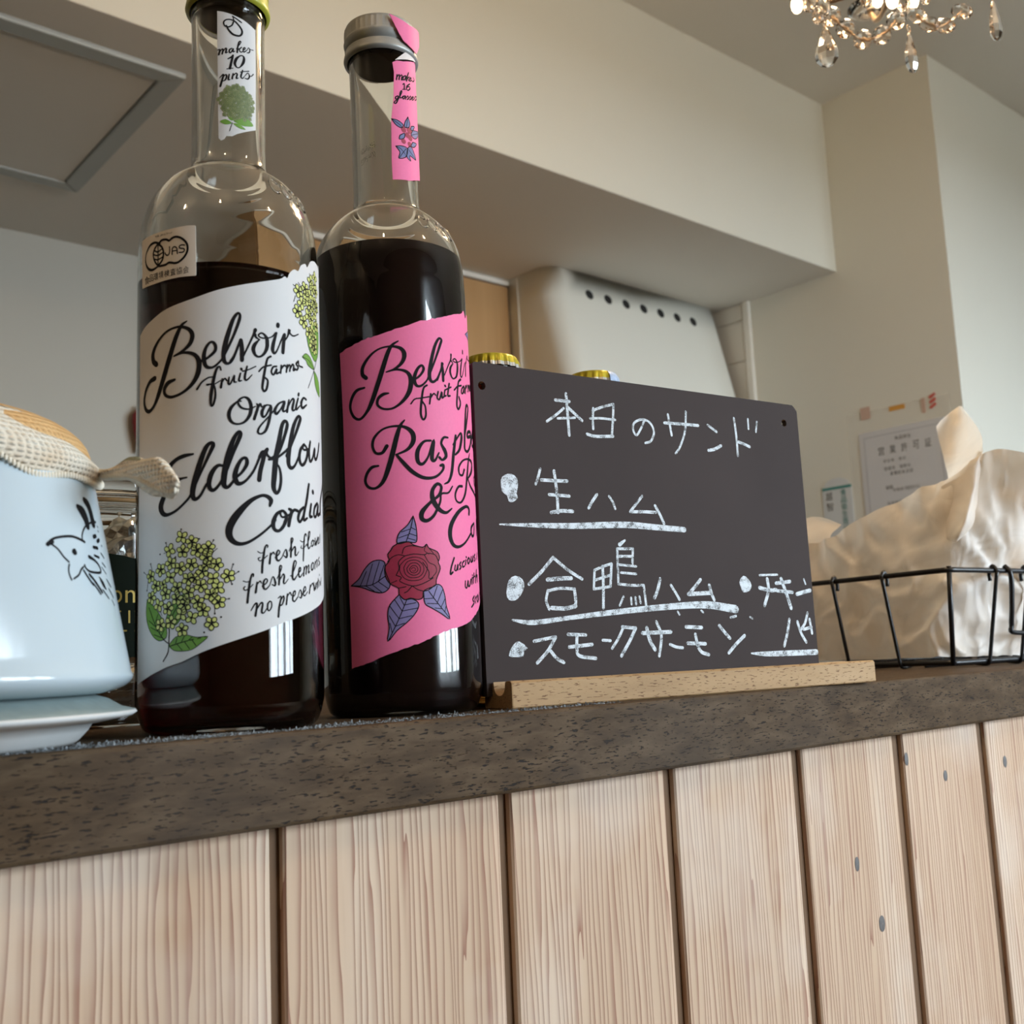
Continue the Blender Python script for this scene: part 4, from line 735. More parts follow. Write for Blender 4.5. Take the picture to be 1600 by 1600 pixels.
# ------------------------------------------------------------------ the two tall bottles
M_glass = glassmat('clear_glass', (0.98, 0.99, 0.975), 0.0, 1.5)
M_ink = flat('black_ink', (0.008, 0.0075, 0.009), 0.7, spec=0.15)
M_white_label = flat('white_label_paper', (0.63, 0.63, 0.63), 0.55, spec=0.3, var=0.02, vscale=60)
M_pink_label = flat('pink_label_paper', (0.84, 0.18, 0.36), 0.6, spec=0.3, var=0.05, vscale=900)
M_torn = flat('torn_paper', (0.78, 0.70, 0.66), 0.8, var=0.05, vscale=300)
M_sticker = flat('cream_sticker', (0.80, 0.76, 0.70), 0.5)
M_petal = flat('pale_green_petal_ink', (0.62, 0.66, 0.20), 0.6, var=0.12, vscale=600)
M_petal2 = flat('grey_green_petal_ink', (0.42, 0.45, 0.22), 0.6, var=0.3, vscale=900)
M_leaf = flat('green_leaf_ink', (0.13, 0.29, 0.035), 0.6, var=0.25, vscale=500)
M_dgreen = flat('dark_green_ink', (0.12, 0.16, 0.06), 0.6, var=0.4, vscale=700)
M_rose = flat('crimson_ink', (0.30, 0.012, 0.045), 0.6, var=0.2, vscale=500)
M_lilac = flat('lilac_leaf_ink', (0.20, 0.17, 0.36), 0.6, var=0.15, vscale=500)
M_blue = flat('blue_leaf_ink', (0.13, 0.15, 0.32), 0.6, var=0.2, vscale=500)
M_capg = flat('olive_green_cap', (0.40, 0.40, 0.035), 0.35, metal=0.0, spec=0.6)
M_capin = flat('dark_cap_liner', (0.05, 0.035, 0.02), 0.6)
M_capsil = flat('silver_grey_cap', (0.38, 0.38, 0.36), 0.45, metal=0.35)

def liquid_l():
    m, nt, b = newmat('red_brown_cordial')
    b.inputs['Base Color'].default_value = (1, 1, 1, 1)
    b.inputs['Roughness'].default_value = 0
    b.inputs['IOR'].default_value = 1.37
    b.inputs['Transmission Weight'].default_value = 1
    va = N(nt, 'ShaderNodeVolumeAbsorption')
    va.inputs['Color'].default_value = (0.77, 0.15, 0.02, 1)
    va.inputs['Density'].default_value = 330
    nt.links.new(va.outputs[0], nt.nodes['Material Output'].inputs['Volume'])
    return m
M_liqL = liquid_l()
M_liqR = flat('near_black_cordial', (0.006, 0.002, 0.003), 0.12, spec=0.4)

T = 0.0022
def bottle(az, D, tilt, prof, zliq, liq):
    a = math.radians(az)
    root = empty('cordial_bottle', (D * math.cos(a), D * math.sin(a), 0.0), a + PI, tilt)
    outer = spline([(r, z) for r, z in prof], 9)
    outer = [(0, .004), (.012, .0042), (.022, .0028), (.0268, .0006)] + outer
    inner = []
    for (r, z) in reversed(spline([(r, z) for r, z in prof], 9)):
        if z > .006: inner.append((r - T, z))
    inner += [(.0298, .0046), (.026, .0034), (.022, .0048), (.012, .0062), (0, .0060)]
    g = mk('glass', lathe_me('glass', outer + inner, 192), M_glass, root)
    lp = [(0, .0059), (.012, .0061), (.022, .0047), (.026, .0033), (.0299, .0045)]
    for (r, z) in spline([(r, z) for r, z in prof], 9):
        if .006 < z < zliq: lp.append((r - T + .00012, z))
    rl = lp[-1][0]
    lp += [(rl, zliq), (rl - .0006, zliq), (0, zliq - .0002)]
    mk('liquid', lathe_me('liquid', lp, 192), liq, root)
    return root, g

def screw_cap(root, z0, z1, r, mat, knurl_band, ring=True):
    """knurled cap with a rolled lower edge"""
    segs = 120
    rows = []
    h = z1 - z0
    prof = [(r - .0012, z0), (r + .0001, z0 + .0006), (r + .0004, z0 + .0016), (r + .0001, z0 + .0030), (r - .0004, z0 + h * .28), (r - .0004, z0 + h * .30), (r - .0010, z0 + h * .31),
            (r - .0010, z0 + h * .335), (r - .0003, z0 + h * .345), (r - .0002, z0 + h * .5), (r + .0002, z0 + h * .54), (r - .0001, z0 + h * .58), (r - .0001, z0 + h * .62), (r - .0001, z0 + h * .80), (r - .0002, z0 + h * .88), (r - .0008, z0 + h * .955), (r - .0025, z1)]
    for i, (rr, z) in enumerate(prof):
        k_on = knurl_band[0] <= (z - z0) / h <= knurl_band[1]
        rows.append([((rr - (.00035 if (k_on and k % 3 == 0) else 0)) * math.cos(2 * PI * k / segs), (rr - (.00035 if (k_on and k % 3 == 0) else 0)) * math.sin(2 * PI * k / segs), z) for k in range(segs)])
    rows.append([(0.004 * math.cos(2 * PI * k / segs), .004 * math.sin(2 * PI * k / segs), z1) for k in range(segs)])
    me = grid_me('screw_cap', rows, True, True)
    o = mk('screw_cap', me, mat, root)
    lin = lathe_me('liner', [(r - .0013, z0 + .0002), (r - .0016, z0 + .004), (r - .0016, z1 - .0018), (0, z1 - .0016)], 96)
    mk('liner', lin, M_capin, o)
    return o

profL = [(.0290, 0), (.0322, .0022), (.0343, .0085), (.0350, .0170), (.0350, .060), (.0350, .120), (.0350, .170), (.0349, .180), (.0345, .190), (.0332, .1985), (.0303, .2065), (.0253, .2138), (.0200, .2182), (.0165, .2208), (.0150, .2245), (.0147, .235), (.0147, .260), (.0146, .284), (.0150, .2895), (.0150, .296), (.0148, .312)]
profR = [(.0292, 0), (.0325, .0022), (.0343, .0085), (.0349, .0160), (.0350, .060), (.0350, .120), (.0350, .180), (.0348, .192), (.0343, .202), (.0328, .2105), (.0300, .2165), (.0258, .2220), (.0213, .2262), (.0172, .2292), (.0155, .2325), (.0152, .245), (.0152, .270), (.0153, .298), (.0156, .3050), (.0156, .312), (.0152, .3205)]
bL, gL = bottle(64.24, .427, -.003, profL, .1725, M_liqL)
bR, gR = bottle(55.42, .488, .0066, profR, .2055, M_liqR)
bR.matrix_world = bR.matrix_world @ Matrix.Scale(1.015, 4)
tag(bL, 'tall clear bottle of dark cordial with white printed label and olive green cap', 'bottle', 'tall cordial bottles')
tag(bR, 'tall clear bottle of dark cordial with pink printed label and silver cap', 'bottle', 'tall cordial bottles')
screw_cap(bL, .2915, .3165, .0168, M_capg, (.6, .9))
screw_cap(bR, .3050, .3232, .0174, M_capsil, (.6, .9))

# raised glass letters on the shoulders
def emboss(root, g, pts_list, prof):
    v, f = [], []
    P = spline(prof, 4)
    def rad(z):
        for (r0, z0), (r1, z1) in zip(P[:-1], P[1:]):
            if z0 <= z <= z1: return r0 + (r1 - r0) * (z - z0) / max(z1 - z0, 1e-6)
        return .035
    for (a0, z0, ra, rz_, full) in pts_list:
        pts = []
        n = 18
        for k in range(n if full > 6.2 else n + 1):
            t = full * k / n + .6
            a_ = a0 + ra * math.cos(t); z = z0 + rz_ * math.sin(t)
            r = rad(z)
            pts.append((r * math.cos(a_), r * math.sin(a_), z))
        tube_add(v, f, pts, .00055, 6, full > 6.2)
    o = mk('embossed_lettering', mesh('embossed_lettering', v, f, True), M_glass, root)
    return o
emboss(bL, gL, [(.62, .2078, .075, .0032, 5.0), (.80, .2072, .075, .0032, 6.29), (.98, .2066, .07, .0032, 5.0), (1.15, .2060, .07, .0032, 6.29)], profL)
emboss(bR, gR, [(.55, .2160, .07, .0032, 5.0), (.72, .2155, .07, .0032, 6.29), (.90, .2150, .07, .0032, 5.0), (1.07, .2145, .07, .0032, 6.29)], profR)

# --- front label of the left bottle
RL = .0353
mapL = cyl_map(RL)
rough = lambda poly, amp, seed, n=5: poly
def label_obj(name, polys, mapf, mat, root, lift=0.0, th=.00012, step=.0009, vstep=.004):
    o = mk(name, fill_me(name, polys, mapf, lift, step, vstep), mat, root)
    md = o.modifiers.new('thickness', 'SOLIDIFY'); md.thickness = th; md.offset = -1
    return o
topL = mm(DATA['L_top'])[:-2]; botL = mm(DATA['L_bot'])
# the label runs on round the right side of the bottle
topL = [p for p in topL if p[0] < .0462] + [(.0478, .1822), (.0492, .1812), (.0505, .1835), (.0528, .1845), (.0545, .183), (.056, .1848), (.0590, .184), (.0605, .181), (.0625, .178)]
extL = [(.0625, .056), (.0560, .0525), (.0480, .0485)]
polyL = spline(topL, 3) + extL + spline(list(reversed(botL)), 3)
lab = label_obj('front_label', [polyL], mapL, M_white_label, bL)
mk('lettering', ribbon_me('lettering', DATA['L_ink'], mapL, .00010), M_ink, lab)

def floret(cx, cy, r, rnd, wf=.13):
    polys, ink = [], []
    n = rnd.choice((4, 5, 5)); a0 = rnd.uniform(0, 6.28)
    for k in range(n):
        a = a0 + 2 * PI * k / n
        px_, py_ = cx + math.cos(a) * r * .56, cy + math.sin(a) * r * .56
        polys.append(circ(px_, py_, r * .47, r * .36, 10, a))
        e = circ(px_, py_, r * .47, r * .36, 10, a)
        st = []
        for q in e + [e[0]]: st += [q[0] * 1e5, q[1] * 1e5, r * wf * 1e5]
        ink.append(st)
    for k in range(3):
        a = rnd.uniform(0, 6.28)
        ink.append([cx * 1e5, cy * 1e5, r * .16e5, (cx + math.cos(a) * r * .35) * 1e5, (cy + math.sin(a) * r * .35) * 1e5, r * .12e5])
    return polys, ink
rnd = random.Random(3)
fp, fi = [], []
for i, (x, y) in enumerate(mm(DATA['L_flor'])):
    p, k = floret(x, y, .00245 if i < 39 else .0019, rnd); fp += p; fi += k
for (x, y) in mm(DATA['L_flor2']):
    p, k = floret(x, y, .0027, rnd); fp += p; fi += k
leaves = [mm(p) for p in DATA['L_leaf']]
for p in leaves: mk('leaf_print', fill_me('leaf_print', [spline(p, 3, True)], mapL, .00008), M_leaf, lab)
leafink = DATA['L_leafink'] + [[c for q in (p + [p[0]]) for c in (q[0], q[1], 26)] for p in DATA['L_leaf']]
tag(mk('flower_print', fill_me('flower_print', fp, mapL, .00011, .0005), M_petal, lab), kind='stuff')
dots = [circ(x, y, .00034, None, 8) for x, y in mm(DATA['L_dots'])]
me = ribbon_me('flower_outline', leafink, mapL, .00010, 3)
me2 = ribbon_me('fl2', fi, mapL, .00014, 2)
bm = bmesh.new(); bm.from_mesh(me); bm.from_mesh(me2); bm.from_mesh(fill_me('dots', dots, mapL, .00012)); bm.to_mesh(me); bm.free()
tag(mk('flower_outline', me, M_ink, lab), kind='stuff')

# --- neck label of the left bottle
mapLn = cyl_map(.01495)
nl = label_obj('neck_label', [mm(DATA['LN_poly'])], mapLn, M_white_label, bL, step=.0006)
mk('lettering', ribbon_me('lettering', DATA['LN_ink'], mapLn, .00008), M_ink, nl)
for p in DATA['LN_leaf']: mk('leaf_print', fill_me('leaf_print', [spline(mm(p), 3, True)], mapLn, .00008), M_leaf, nl)
c0, cx_, cy_ = mm(DATA['LN_clu'])
rx_, ry_ = abs(cx_[0] - c0[0]), abs(cy_[1] - c0[1])
fp, fi = [], []
for i in range(110):
    t, q = i * 2.39996, math.sqrt((i + .5) / 110) * rnd.uniform(.9, 1.03)
    p, k = floret(c0[0] + math.cos(t) * q * rx_ * .95, c0[1] + math.sin(t) * q * ry_ * .95, .00080, rnd, .30); fp += p; fi += k
tag(mk('flower_print', fill_me('flower_print', fp, mapLn, .00009, .0004), M_petal2, nl), kind='stuff')
tag(mk('flower_outline', ribbon_me('flower_outline', fi, mapLn, .00012, 1), M_dgreen, nl), kind='stuff')

# --- square sticker on the left bottle's shoulder
mapS = cyl_map(.03505)
st = label_obj('certification_sticker', [spline(mm(DATA['ST_poly'][:6]), 3) + mm(DATA['ST_poly'][6:9]) + spline(mm(DATA['ST_poly'][9:]), 3)], mapS, M_sticker, bL, lift=.00035, th=.0002)
v, f = [], []
for row in DATA['ST_ch']:
    ch = row[0]; q = [c / 1e5 for c in row[1:]]
    def fn(x, y, q=q):
        return mapS(q[0] + (q[2] - q[0]) * x + (q[4] - q[0]) * y, q[1] + (q[3] - q[1]) * x + (q[5] - q[1]) * y, .00045)
    if ch == 'ー':
        b0 = len(v); v += [fn(0, .42), fn(1, .42), fn(1, .58), fn(0, .58)]; f.append((b0, b0 + 1, b0 + 2, b0 + 3)); continue
    glyph_add(v, f, ch, fn)
me = mesh('lettering', v, f)
bm = bmesh.new(); bm.from_mesh(me); bm.from_mesh(ribbon_me('logo', DATA['ST_ink'], mapS, .00045)); bm.to_mesh(me); bm.free()
mk('lettering', me, M_ink, st)

# --- pink front label of the right bottle, with a slightly torn rim
rr = random.Random(8)
def torn(poly, amp, n):
    out = []
    for a, b_ in zip(poly[:-1], poly[1:]):
        d = math.hypot(b_[0] - a[0], b_[1] - a[1]); m_ = max(1, int(d / n))
        for k in range(m_):
            t = k / m_
            out.append((a[0] + (b_[0] - a[0]) * t, a[1] + (b_[1] - a[1]) * t + (rr.uniform(-amp, amp) if k else 0)))
    out.append(poly[-1]); return out
topR = [p for p in mm(DATA['R_top']) if p[0] < .043] + [(.0455, .1762), (.0490, .1790), (.0530, .1795), (.0600, .1770)]
botR = [p for p in mm(DATA['R_bot']) if p[0] < .043]
botR = botR + [(.0480, .0455), (.0600, .0510)]
leftR = mm(DATA['R_left'])
polyR = torn(topR, .0003, .0014) + torn(list(reversed(botR)), .0003, .0014)[:-1] + leftR
labR = label_obj('front_label', [polyR], cyl_map(RL), M_pink_label, bR)
mk('lettering', ribbon_me('lettering', DATA['R_ink'], mapL, .00010), M_ink, labR)
mk('rose_print', fill_me('rose_print', [mm(DATA['R_rose'])], mapL, .00007), M_rose, labR)
for p in DATA['R_leaf']: mk('leaf_print', fill_me('leaf_print', [spline(mm(p), 2, True)], mapL, .00006), M_lilac, labR)
tag(mk('flower_outline', ribbon_me('flower_outline', DATA['R_leafink'], mapL, .00010, 3), M_ink, labR), kind='stuff')

# --- torn pink seal strip: lower half on the neck, upper half over the cap
mapRn = cyl_map(.0162)
ns = label_obj('neck_label', [mm(DATA['RN_poly'])], mapRn, M_pink_label, bR, step=.0006, th=.0002)
mk('lettering', ribbon_me('lettering', DATA['RN_ink'], mapRn, .00010), M_ink, ns)
for p in DATA['RN_leaf']: mk('leaf_print', fill_me('leaf_print', [mm(p)], mapRn, .00007, .0005), M_blue, ns)
for a, b_, c in DATA['RN_berry']: mk('berry_print', fill_me('berry_print', [circ(a / 1e5, b_ / 1e5, c / 1e5)], mapRn, .00009, .0005), M_rose, ns)
mk('torn_edge', fill_me('torn_edge', [mm(DATA['RN_torn'])], mapRn, .0006, .0006), M_torn, ns)
up = [p for p in mm(DATA['RN_up'])]
us_ = label_obj('seal_strip', [up], cyl_map(.0186), M_pink_label, bR, step=.0008, th=.0003)
# batch code printed on the far side of the neck glass
v, f = [], []
rc = random.Random(5)
for r_ in range(2):
    for c_ in range(8):
        for _ in range(7):
            u_ = -.0118 + c_ * .0010 + rc.uniform(0, .0007); z_ = .2545 - r_ * .0048 + c_ * .00035 + rc.choice((0, .0006, .0012, .0018, .0024))
            fill_add(v, f, circ(u_, z_, .00016, None, 6), cyl_map(.01535), .0001)
tag(mk('batch_code', mesh('batch_code', v, f), M_ink, bR), kind='stuff')
# ------------------------------------------------------------------ chalkboard and its stand
M_board = flat('chalkboard_paint', (0.050, 0.038, 0.036), 0.72, spec=0.13, var=0.18, vscale=14)
M_bedge = flat('raw_board_edge', (0.30, 0.21, 0.13), 0.8, var=0.3, vscale=300)
def chalkmat():
    m, nt, b = newmat('white_chalk')
    b.inputs['Base Color'].default_value = (0.74, 0.80, 0.84, 1)
    b.inputs['Roughness'].default_value = 1
    b.inputs['Specular IOR Level'].default_value = 0
    tc = N(nt, 'ShaderNodeTexCoord')
    nz = N(nt, 'ShaderNodeTexNoise', Scale=2600.0, Detail=2.0)
    nt.links.new(tc.outputs['Object'], nz.inputs['Vector'])
    n2 = N(nt, 'ShaderNodeTexNoise', Scale=260.0, Detail=2.0)
    nt.links.new(tc.outputs['Object'], n2.inputs['Vector'])
    ad = N(nt, 'ShaderNodeMath', operation='ADD'); nt.links.new(nz.outputs['Fac'], ad.inputs[0]); nt.links.new(n2.outputs['Fac'], ad.inputs[1])
    mr = N(nt, 'ShaderNodeMapRange'); mr.inputs['From Min'].default_value = 0.78; mr.inputs['From Max'].default_value = 1.06; mr.inputs['To Min'].default_value = 0.18; mr.inputs['To Max'].default_value = 1.0
    nt.links.new(ad.outputs[0], mr.inputs['Value'])
    nt.links.new(mr.outputs[0], b.inputs['Alpha'])
    return m
M_chalk = chalkmat()
M_oak = woodmat('oak', [(0.25, (0.30, 0.18, 0.078)), (0.55, (0.42, 0.265, 0.125)), (0.8, (0.49, 0.325, 0.17))], (0.12, 1, 1), 60,
                fleck=1300, fleck_stretch=(0.16, 1, 1), fleck_col=(0.17, 0.085, 0.035), fleck_lim=0.41, rough=0.6, bump=0.3)
BYAW, BLEAN = 0.118, 0.0079
cb = empty('chalkboard', (0.30636, 0.38191, 0.01187))
cb.matrix_world = Matrix.Translation((0.30636, 0.38191, 0.01187)) @ Matrix.Rotation(-BYAW, 4, 'Z') @ Matrix.Rotation(PI / 2 - BLEAN, 4, 'X')
# local x along the board, y up, z towards the viewer
def board_me():
    bm = bmesh.new()
    x0, x1, y0, y1, th = .0020, .2254, -.0063, .1503, .0032
    c = .0022
    out = [(x0, y0), (x1, y0), (x1, y1 - c * 1.6), (x1 - c, y1 - c * .5), (x1 - c * 1.7, y1), (x0 + .001, y1), (x0, y1 - .001)]
    holes = [(.0067, .1390), (.2137, .1389)]
    edges = []
    def loop(pts):
        vs = [bm.verts.new((p[0], p[1], 0)) for p in pts]
        for i in range(len(vs)): edges.append(bm.edges.new((vs[i], vs[(i + 1) % len(vs)])))
    loop(out)
    for h in holes: loop(circ(h[0], h[1], .0021, None, 20))
    bmesh.ops.triangle_fill(bm, use_beauty=True, edges=edges)
    g = bmesh.ops.extrude_face_region(bm, geom=bm.faces[:])
    bmesh.ops.translate(bm, verts=[e for e in g['geom'] if isinstance(e, bmesh.types.BMVert)], vec=(0, 0, -th))
    bmesh.ops.recalc_face_normals(bm, faces=bm.faces[:])
    me = bm_mesh('panel', bm)
    me.materials.append(M_board); me.materials.append(M_bedge)
    for p in me.polygons:
        if abs(p.normal.z) < .5 and p.normal.x > -.5: p.material_index = 1
    return me
pn = mk('panel', board_me(), None, cb)
flatmap = lambda u, v, lift: (u, v, lift)
me = ribbon_me('chalk_writing', DATA['K_ink'], flatmap, .00012)
bm = bmesh.new(); bm.from_mesh(me); bm.from_mesh(fill_me('b', [spline(mm(p), 2, True) for p in DATA['K_blob']], flatmap, .00010)); bm.to_mesh(me); bm.free()
tag(mk('chalk_writing', me, M_chalk, cb), 'white chalk handwriting')
tag(cb, 'small dark grey chalkboard with white handwritten menu, standing in an oak holder', 'chalkboard')

sx, sy = 0.3089, 0.3648
sl, sd, sh = 0.2515, .0225, .0122
# section with a round chalk groove and a slot behind it
sec = [(0, .0006), (.0006, 0), (sd - .0006, 0), (sd, .0006), (sd, sh - .0008), (sd - .0008, sh), (.0206, sh), (.0205, .0055), (.0158, .0055), (.0157, sh - .001)]
for k in range(9):
    a = PI * k / 8
    sec.append((.0100 + .0048 * math.cos(a), sh - .0004 - .0062 * math.sin(a) ** .8))
sec += [(.0040, sh), (.0010, sh), (0, sh - .001)]
v, f = [], []
xs_ = [0, .0006, sl - .0008, sl]
for i, x in enumerate(xs_):
    sc_ = .985 if i in (0, 3) else 1
    v += [(x, sd / 2 + (y - sd / 2) * sc_, sh / 2 + (z - sh / 2) * sc_) for y, z in sec]
n = len(sec)
for i in range(len(xs_) - 1):
    for k in range(n):
        j = (k + 1) % n
        f.append((i * n + k, (i + 1) * n + k, (i + 1) * n + j, i * n + j))
f.append(tuple(range(n))); f.append(tuple(reversed(range(3 * n, 4 * n))))
me = mesh('board_stand', v, f)
so = mk('board_stand', me, M_oak)
so.location = (sx, sy, 0.0001); so.rotation_euler = (0, 0, -.108)
tag(so, 'grooved oak bar holding the chalkboard at the counter edge', 'stand')

# ------------------------------------------------------------------ two capped bottles hidden behind the board
M_brown = glassmat('brown_glass', (0.25, 0.10, 0.02), 0.0, 1.5)
M_gold = flat('gold_cap', (0.52, 0.43, 0.03), 0.33, metal=0.45)
M_silver = flat('cap_silver_rim', (0.6, 0.6, 0.58), 0.3, metal=0.9)
M_bluel = flat('blue_white_foil', (0.35, 0.45, 0.62), 0.4, var=0.6, vscale=400)
def crown_me():
    segs = 126; rows = []
    for (r, z, fl) in [(.0158, 0, 1), (.01545, .0016, 1), (.0149, .0032, .7), (.0142, .0044, .25), (.0133, .0052, 0), (.0115, .0057, 0), (.006, .0060, 0), (.0008, .0061, 0)]:
        row = []
        for k in range(segs):
            a = 2 * PI * k / segs
            rr_ = r - fl * .0010 * (0.5 + 0.5 * math.cos(21 * a))
            row.append((rr_ * math.cos(a), rr_ * math.sin(a), z))
        rows.append(row)
    me = grid_me('crown_cap', rows, True, True)
    me.materials.append(M_gold); me.materials.append(M_silver)
    for p in me.polygons:
        if p.center.z < .0018: p.material_index = 1
    return me
crown = crown_me()
bprof = [(.0, .003), (.018, .002), (.0255, 0), (.0285, .003), (.0290, .012), (.0290, .085), (.0275, .102), (.0225, .118), (.0160, .130), (.0138, .142), (.0130, .1655), (.0136, .1665), (.0136, .1715), (.0122, .1735)]
binn = [(r - .002, z) for r, z in reversed(bprof) if z > .01 and r > .01] + [(.025, .006), (0, .007)]
bgl = lathe_me('glass', bprof + binn, 64)
for i, (x, y, zt, lab_) in enumerate([(.3461, .4145, .1774, 'gold crown cap of a bottle behind the board, nearer the pink labelled bottle'), (.4350, .4290, .1846, 'gold crown cap with blue foil of a bottle behind the middle of the board')]):
    root = empty('capped_bottle', (x, y, .0001))
    s_ = zt / .1752
    g_ = mk('glass', bgl, M_brown, root); g_.scale = (1, 1, s_)
    c_ = mk('crown_cap', crown, None, root); c_.location = (0, 0, zt - .0076); c_.scale = (1, 1, 1.25)
    if i == 1:   # strip of foil over one side of the cap
        rows = []
        for t in (0, .25, .5, .75, 1):
            r, z = [(.0162, -.004), (.0162, 0), (.0156, .0030), (.0140, .0050), (.0100, .0064)][int(t * 4)]
            rows.append([(r * math.cos(a), r * math.sin(a), zt - .0076 + z * 1.25) for a in [math.radians(-38 - 75 * k / 10 + 18) for k in range(11)]])
        mk('foil', grid_me('foil', rows), M_bluel, root)
    tag(root, lab_, 'bottle', 'capped bottles behind the chalkboard')

# ------------------------------------------------------------------ white pot, dish and knitted cloth at the left
M_porc = flat('white_porcelain', (0.53, 0.62, 0.67), 0.12, spec=0.5)
M_dish = flat('grey_green_glaze', (0.27, 0.33, 0.325), 0.5, var=0.2, vscale=250)
M_dishw = flat('pale_stoneware', (0.62, 0.63, 0.62), 0.55, var=0.06, vscale=120)
az_, Dp = math.radians(77.9), .40
pc = (Dp * math.cos(az_), Dp * math.sin(az_))
def dish_me():
    prof = [(0, .0010), (.0390, .0008), (.0430, 0), (.0450, .0014), (.0478, .0044), (.0492, .0066), (.0555, .0076), (.0620, .0088), (.0634, .0098), (.0628, .0107), (.0585, .0118), (.0540, .0146), (.0495, .0161), (.0455, .0160), (0, .0156)]
    me = lathe_me('dish', prof, 96)
    me.materials.append(M_dishw); me.materials.append(M_dish)
    for p in me.polygons:
        r = math.hypot(p.center.x, p.center.y)
        if p.center.z > .0103 and p.normal.z > .05: p.material_index = 1
    return me
d_ = mk('dish', dish_me(), None); d_.location = (pc[0], pc[1], .0001)
tag(d_, 'shallow pale stoneware dish with grey green rim under the white pot', 'dish')

pot = empty('pot', (pc[0], pc[1], 0), az_ + PI)
r0, z0p, kp = .0668 * .952, .012, -.19
conep = lambda z: r0 + kp * (z - z0p)
pp = [(0, .0166), (.040, .0164), (.0450, .0161)]
for k in range(9):
    t = PI / 2 * k / 8
    pp.append((.0470 + .0150 * math.sin(t), .0216 - .0060 * math.cos(t) + .0006))
pp = [(r, z) for r, z in pp]
for k in range(14):
    z = .0235 + (.0945 - .0235) * k / 13
    pp.append((conep(z), z))
zt = .0945
pp += [(conep(zt) - .0008, zt + .0010), (conep(zt) - .0022, zt + .0008), (conep(zt) - .0030, zt - .001), (conep(.03) - .003, .030), (.045, .0195), (0, .0185)]
mk('body', lathe_me('body', pp, 128), M_porc, pot)
def potmap(u, v, lift):     # u is 1000 x angle in the same 1/100 units
    a = u * 100 / 100.0
    r = conep(v) + lift
    return (r * math.cos(a), r * math.sin(a), v)
# the drawing: convert angle to arc length so that line widths keep their size
def pot_strokes(data):
    out = []
    for s in data:
        q = []
        for i in range(0, len(s), 3):
            q += [s[i] / 1e5 * .058 * 1e5, s[i + 1], s[i + 2]]
        out.append(q)
    return out
pm = lambda u, v, lift: ((conep(v) + lift) * math.cos(u / .058), (conep(v) + lift) * math.sin(u / .058), v)
bird = ribbon_me('bird_drawing', pot_strokes(DATA['P_ink']), pm, .0001)
bm = bmesh.new(); bm.from_mesh(bird)
bm.from_mesh(fill_me('b', [spline([(a / 1e5 * .058, b_ / 1e5) for a, b_ in p], 2, True) for p in DATA['P_fill']], pm, .0001))
bm.to_mesh(bird); bm.free()
tag(mk('bird_drawing', bird, M_ink, pot), 'black line drawing of a crested bird')
tag(pot, 'white porcelain pot with a black bird drawing, standing in a shallow dish', 'pot')

def knitmat(name, col, col2, sc=1.0):
    m, nt, b = newmat(name)
    tc = N(nt, 'ShaderNodeTexCoord')
    w1 = N(nt, 'ShaderNodeTexWave', Scale=210.0 * sc, Distortion=1.5, Detail=2.0)
    w1.bands_direction = 'X'; w1.inputs['Detail Scale'].default_value = 2
    w2 = N(nt, 'ShaderNodeTexWave', Scale=190.0 * sc, Distortion=1.5, Detail=2.0)
    w2.bands_direction = 'Z'
    nt.links.new(tc.outputs['Object'], w1.inputs['Vector']); nt.links.new(tc.outputs['Object'], w2.inputs['Vector'])
    mu = N(nt, 'ShaderNodeMath', operation='MULTIPLY'); nt.links.new(w1.outputs['Fac'], mu.inputs[0]); nt.links.new(w2.outputs['Fac'], mu.inputs[1])
    nz = N(nt, 'ShaderNodeTexNoise', Scale=45.0, Detail=4.0); nt.links.new(tc.outputs['Object'], nz.inputs['Vector'])
    mr = N(nt, 'ShaderNodeMapRange'); mr.inputs['From Min'].default_value = .45; mr.inputs['From Max'].default_value = .65
    nt.links.new(nz.outputs['Fac'], mr.inputs['Value'])
    mx = N(nt, 'ShaderNodeMix', data_type='RGBA'); nt.links.new(mr.outputs[0], mx.inputs['Factor'])
    mx.inputs['A'].default_value = (*col, 1); mx.inputs['B'].default_value = (*col2, 1)
    nt.links.new(mx.outputs['Result'], b.inputs['Base Color'])
    b.inputs['Roughness'].default_value = 1; b.inputs['Specular IOR Level'].default_value = .05
    bp = N(nt, 'ShaderNodeBump', Strength=.8, Distance=.0012)
    nt.links.new(mu.outputs[0], bp.inputs['Height']); nt.links.new(bp.outputs['Normal'], b.inputs['Normal'])
    return m
M_kw = knitmat('cream_knit', (0.78, 0.72, 0.60), (0.72, 0.58, 0.42))
M_ko = knitmat('apricot_knit', (0.74, 0.47, 0.22), (0.66, 0.38, 0.16))
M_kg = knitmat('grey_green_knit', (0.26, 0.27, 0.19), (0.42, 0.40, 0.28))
cl = empty('knitted_cloth', (pc[0], pc[1], .0945), az_ + PI)
inv = cl.matrix_world.inverted()
# mound on top of the pot: apricot wool, with a grey green stripe towards the left
rows = []
for i in range(13):
    t = i / 12
    row = []
    for k in range(72):
        a = 2 * PI * k / 72
        R_ = .0480 * math.sin(PI / 2 * (1 - t)) ** .8 if t < 1 else .0003
        z = .0185 * math.sin(PI / 2 * t) ** .9 + .0010
        z += .0010 * math.sin(3 * a + 2 * t) * (1 - t)
        row.append((R_ * math.cos(a), R_ * math.sin(a), z))
    rows.append(row)
me = grid_me('mound', rows, True, True)
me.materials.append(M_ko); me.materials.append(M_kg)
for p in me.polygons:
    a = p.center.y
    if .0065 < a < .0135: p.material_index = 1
mk('mound', me, None, cl)
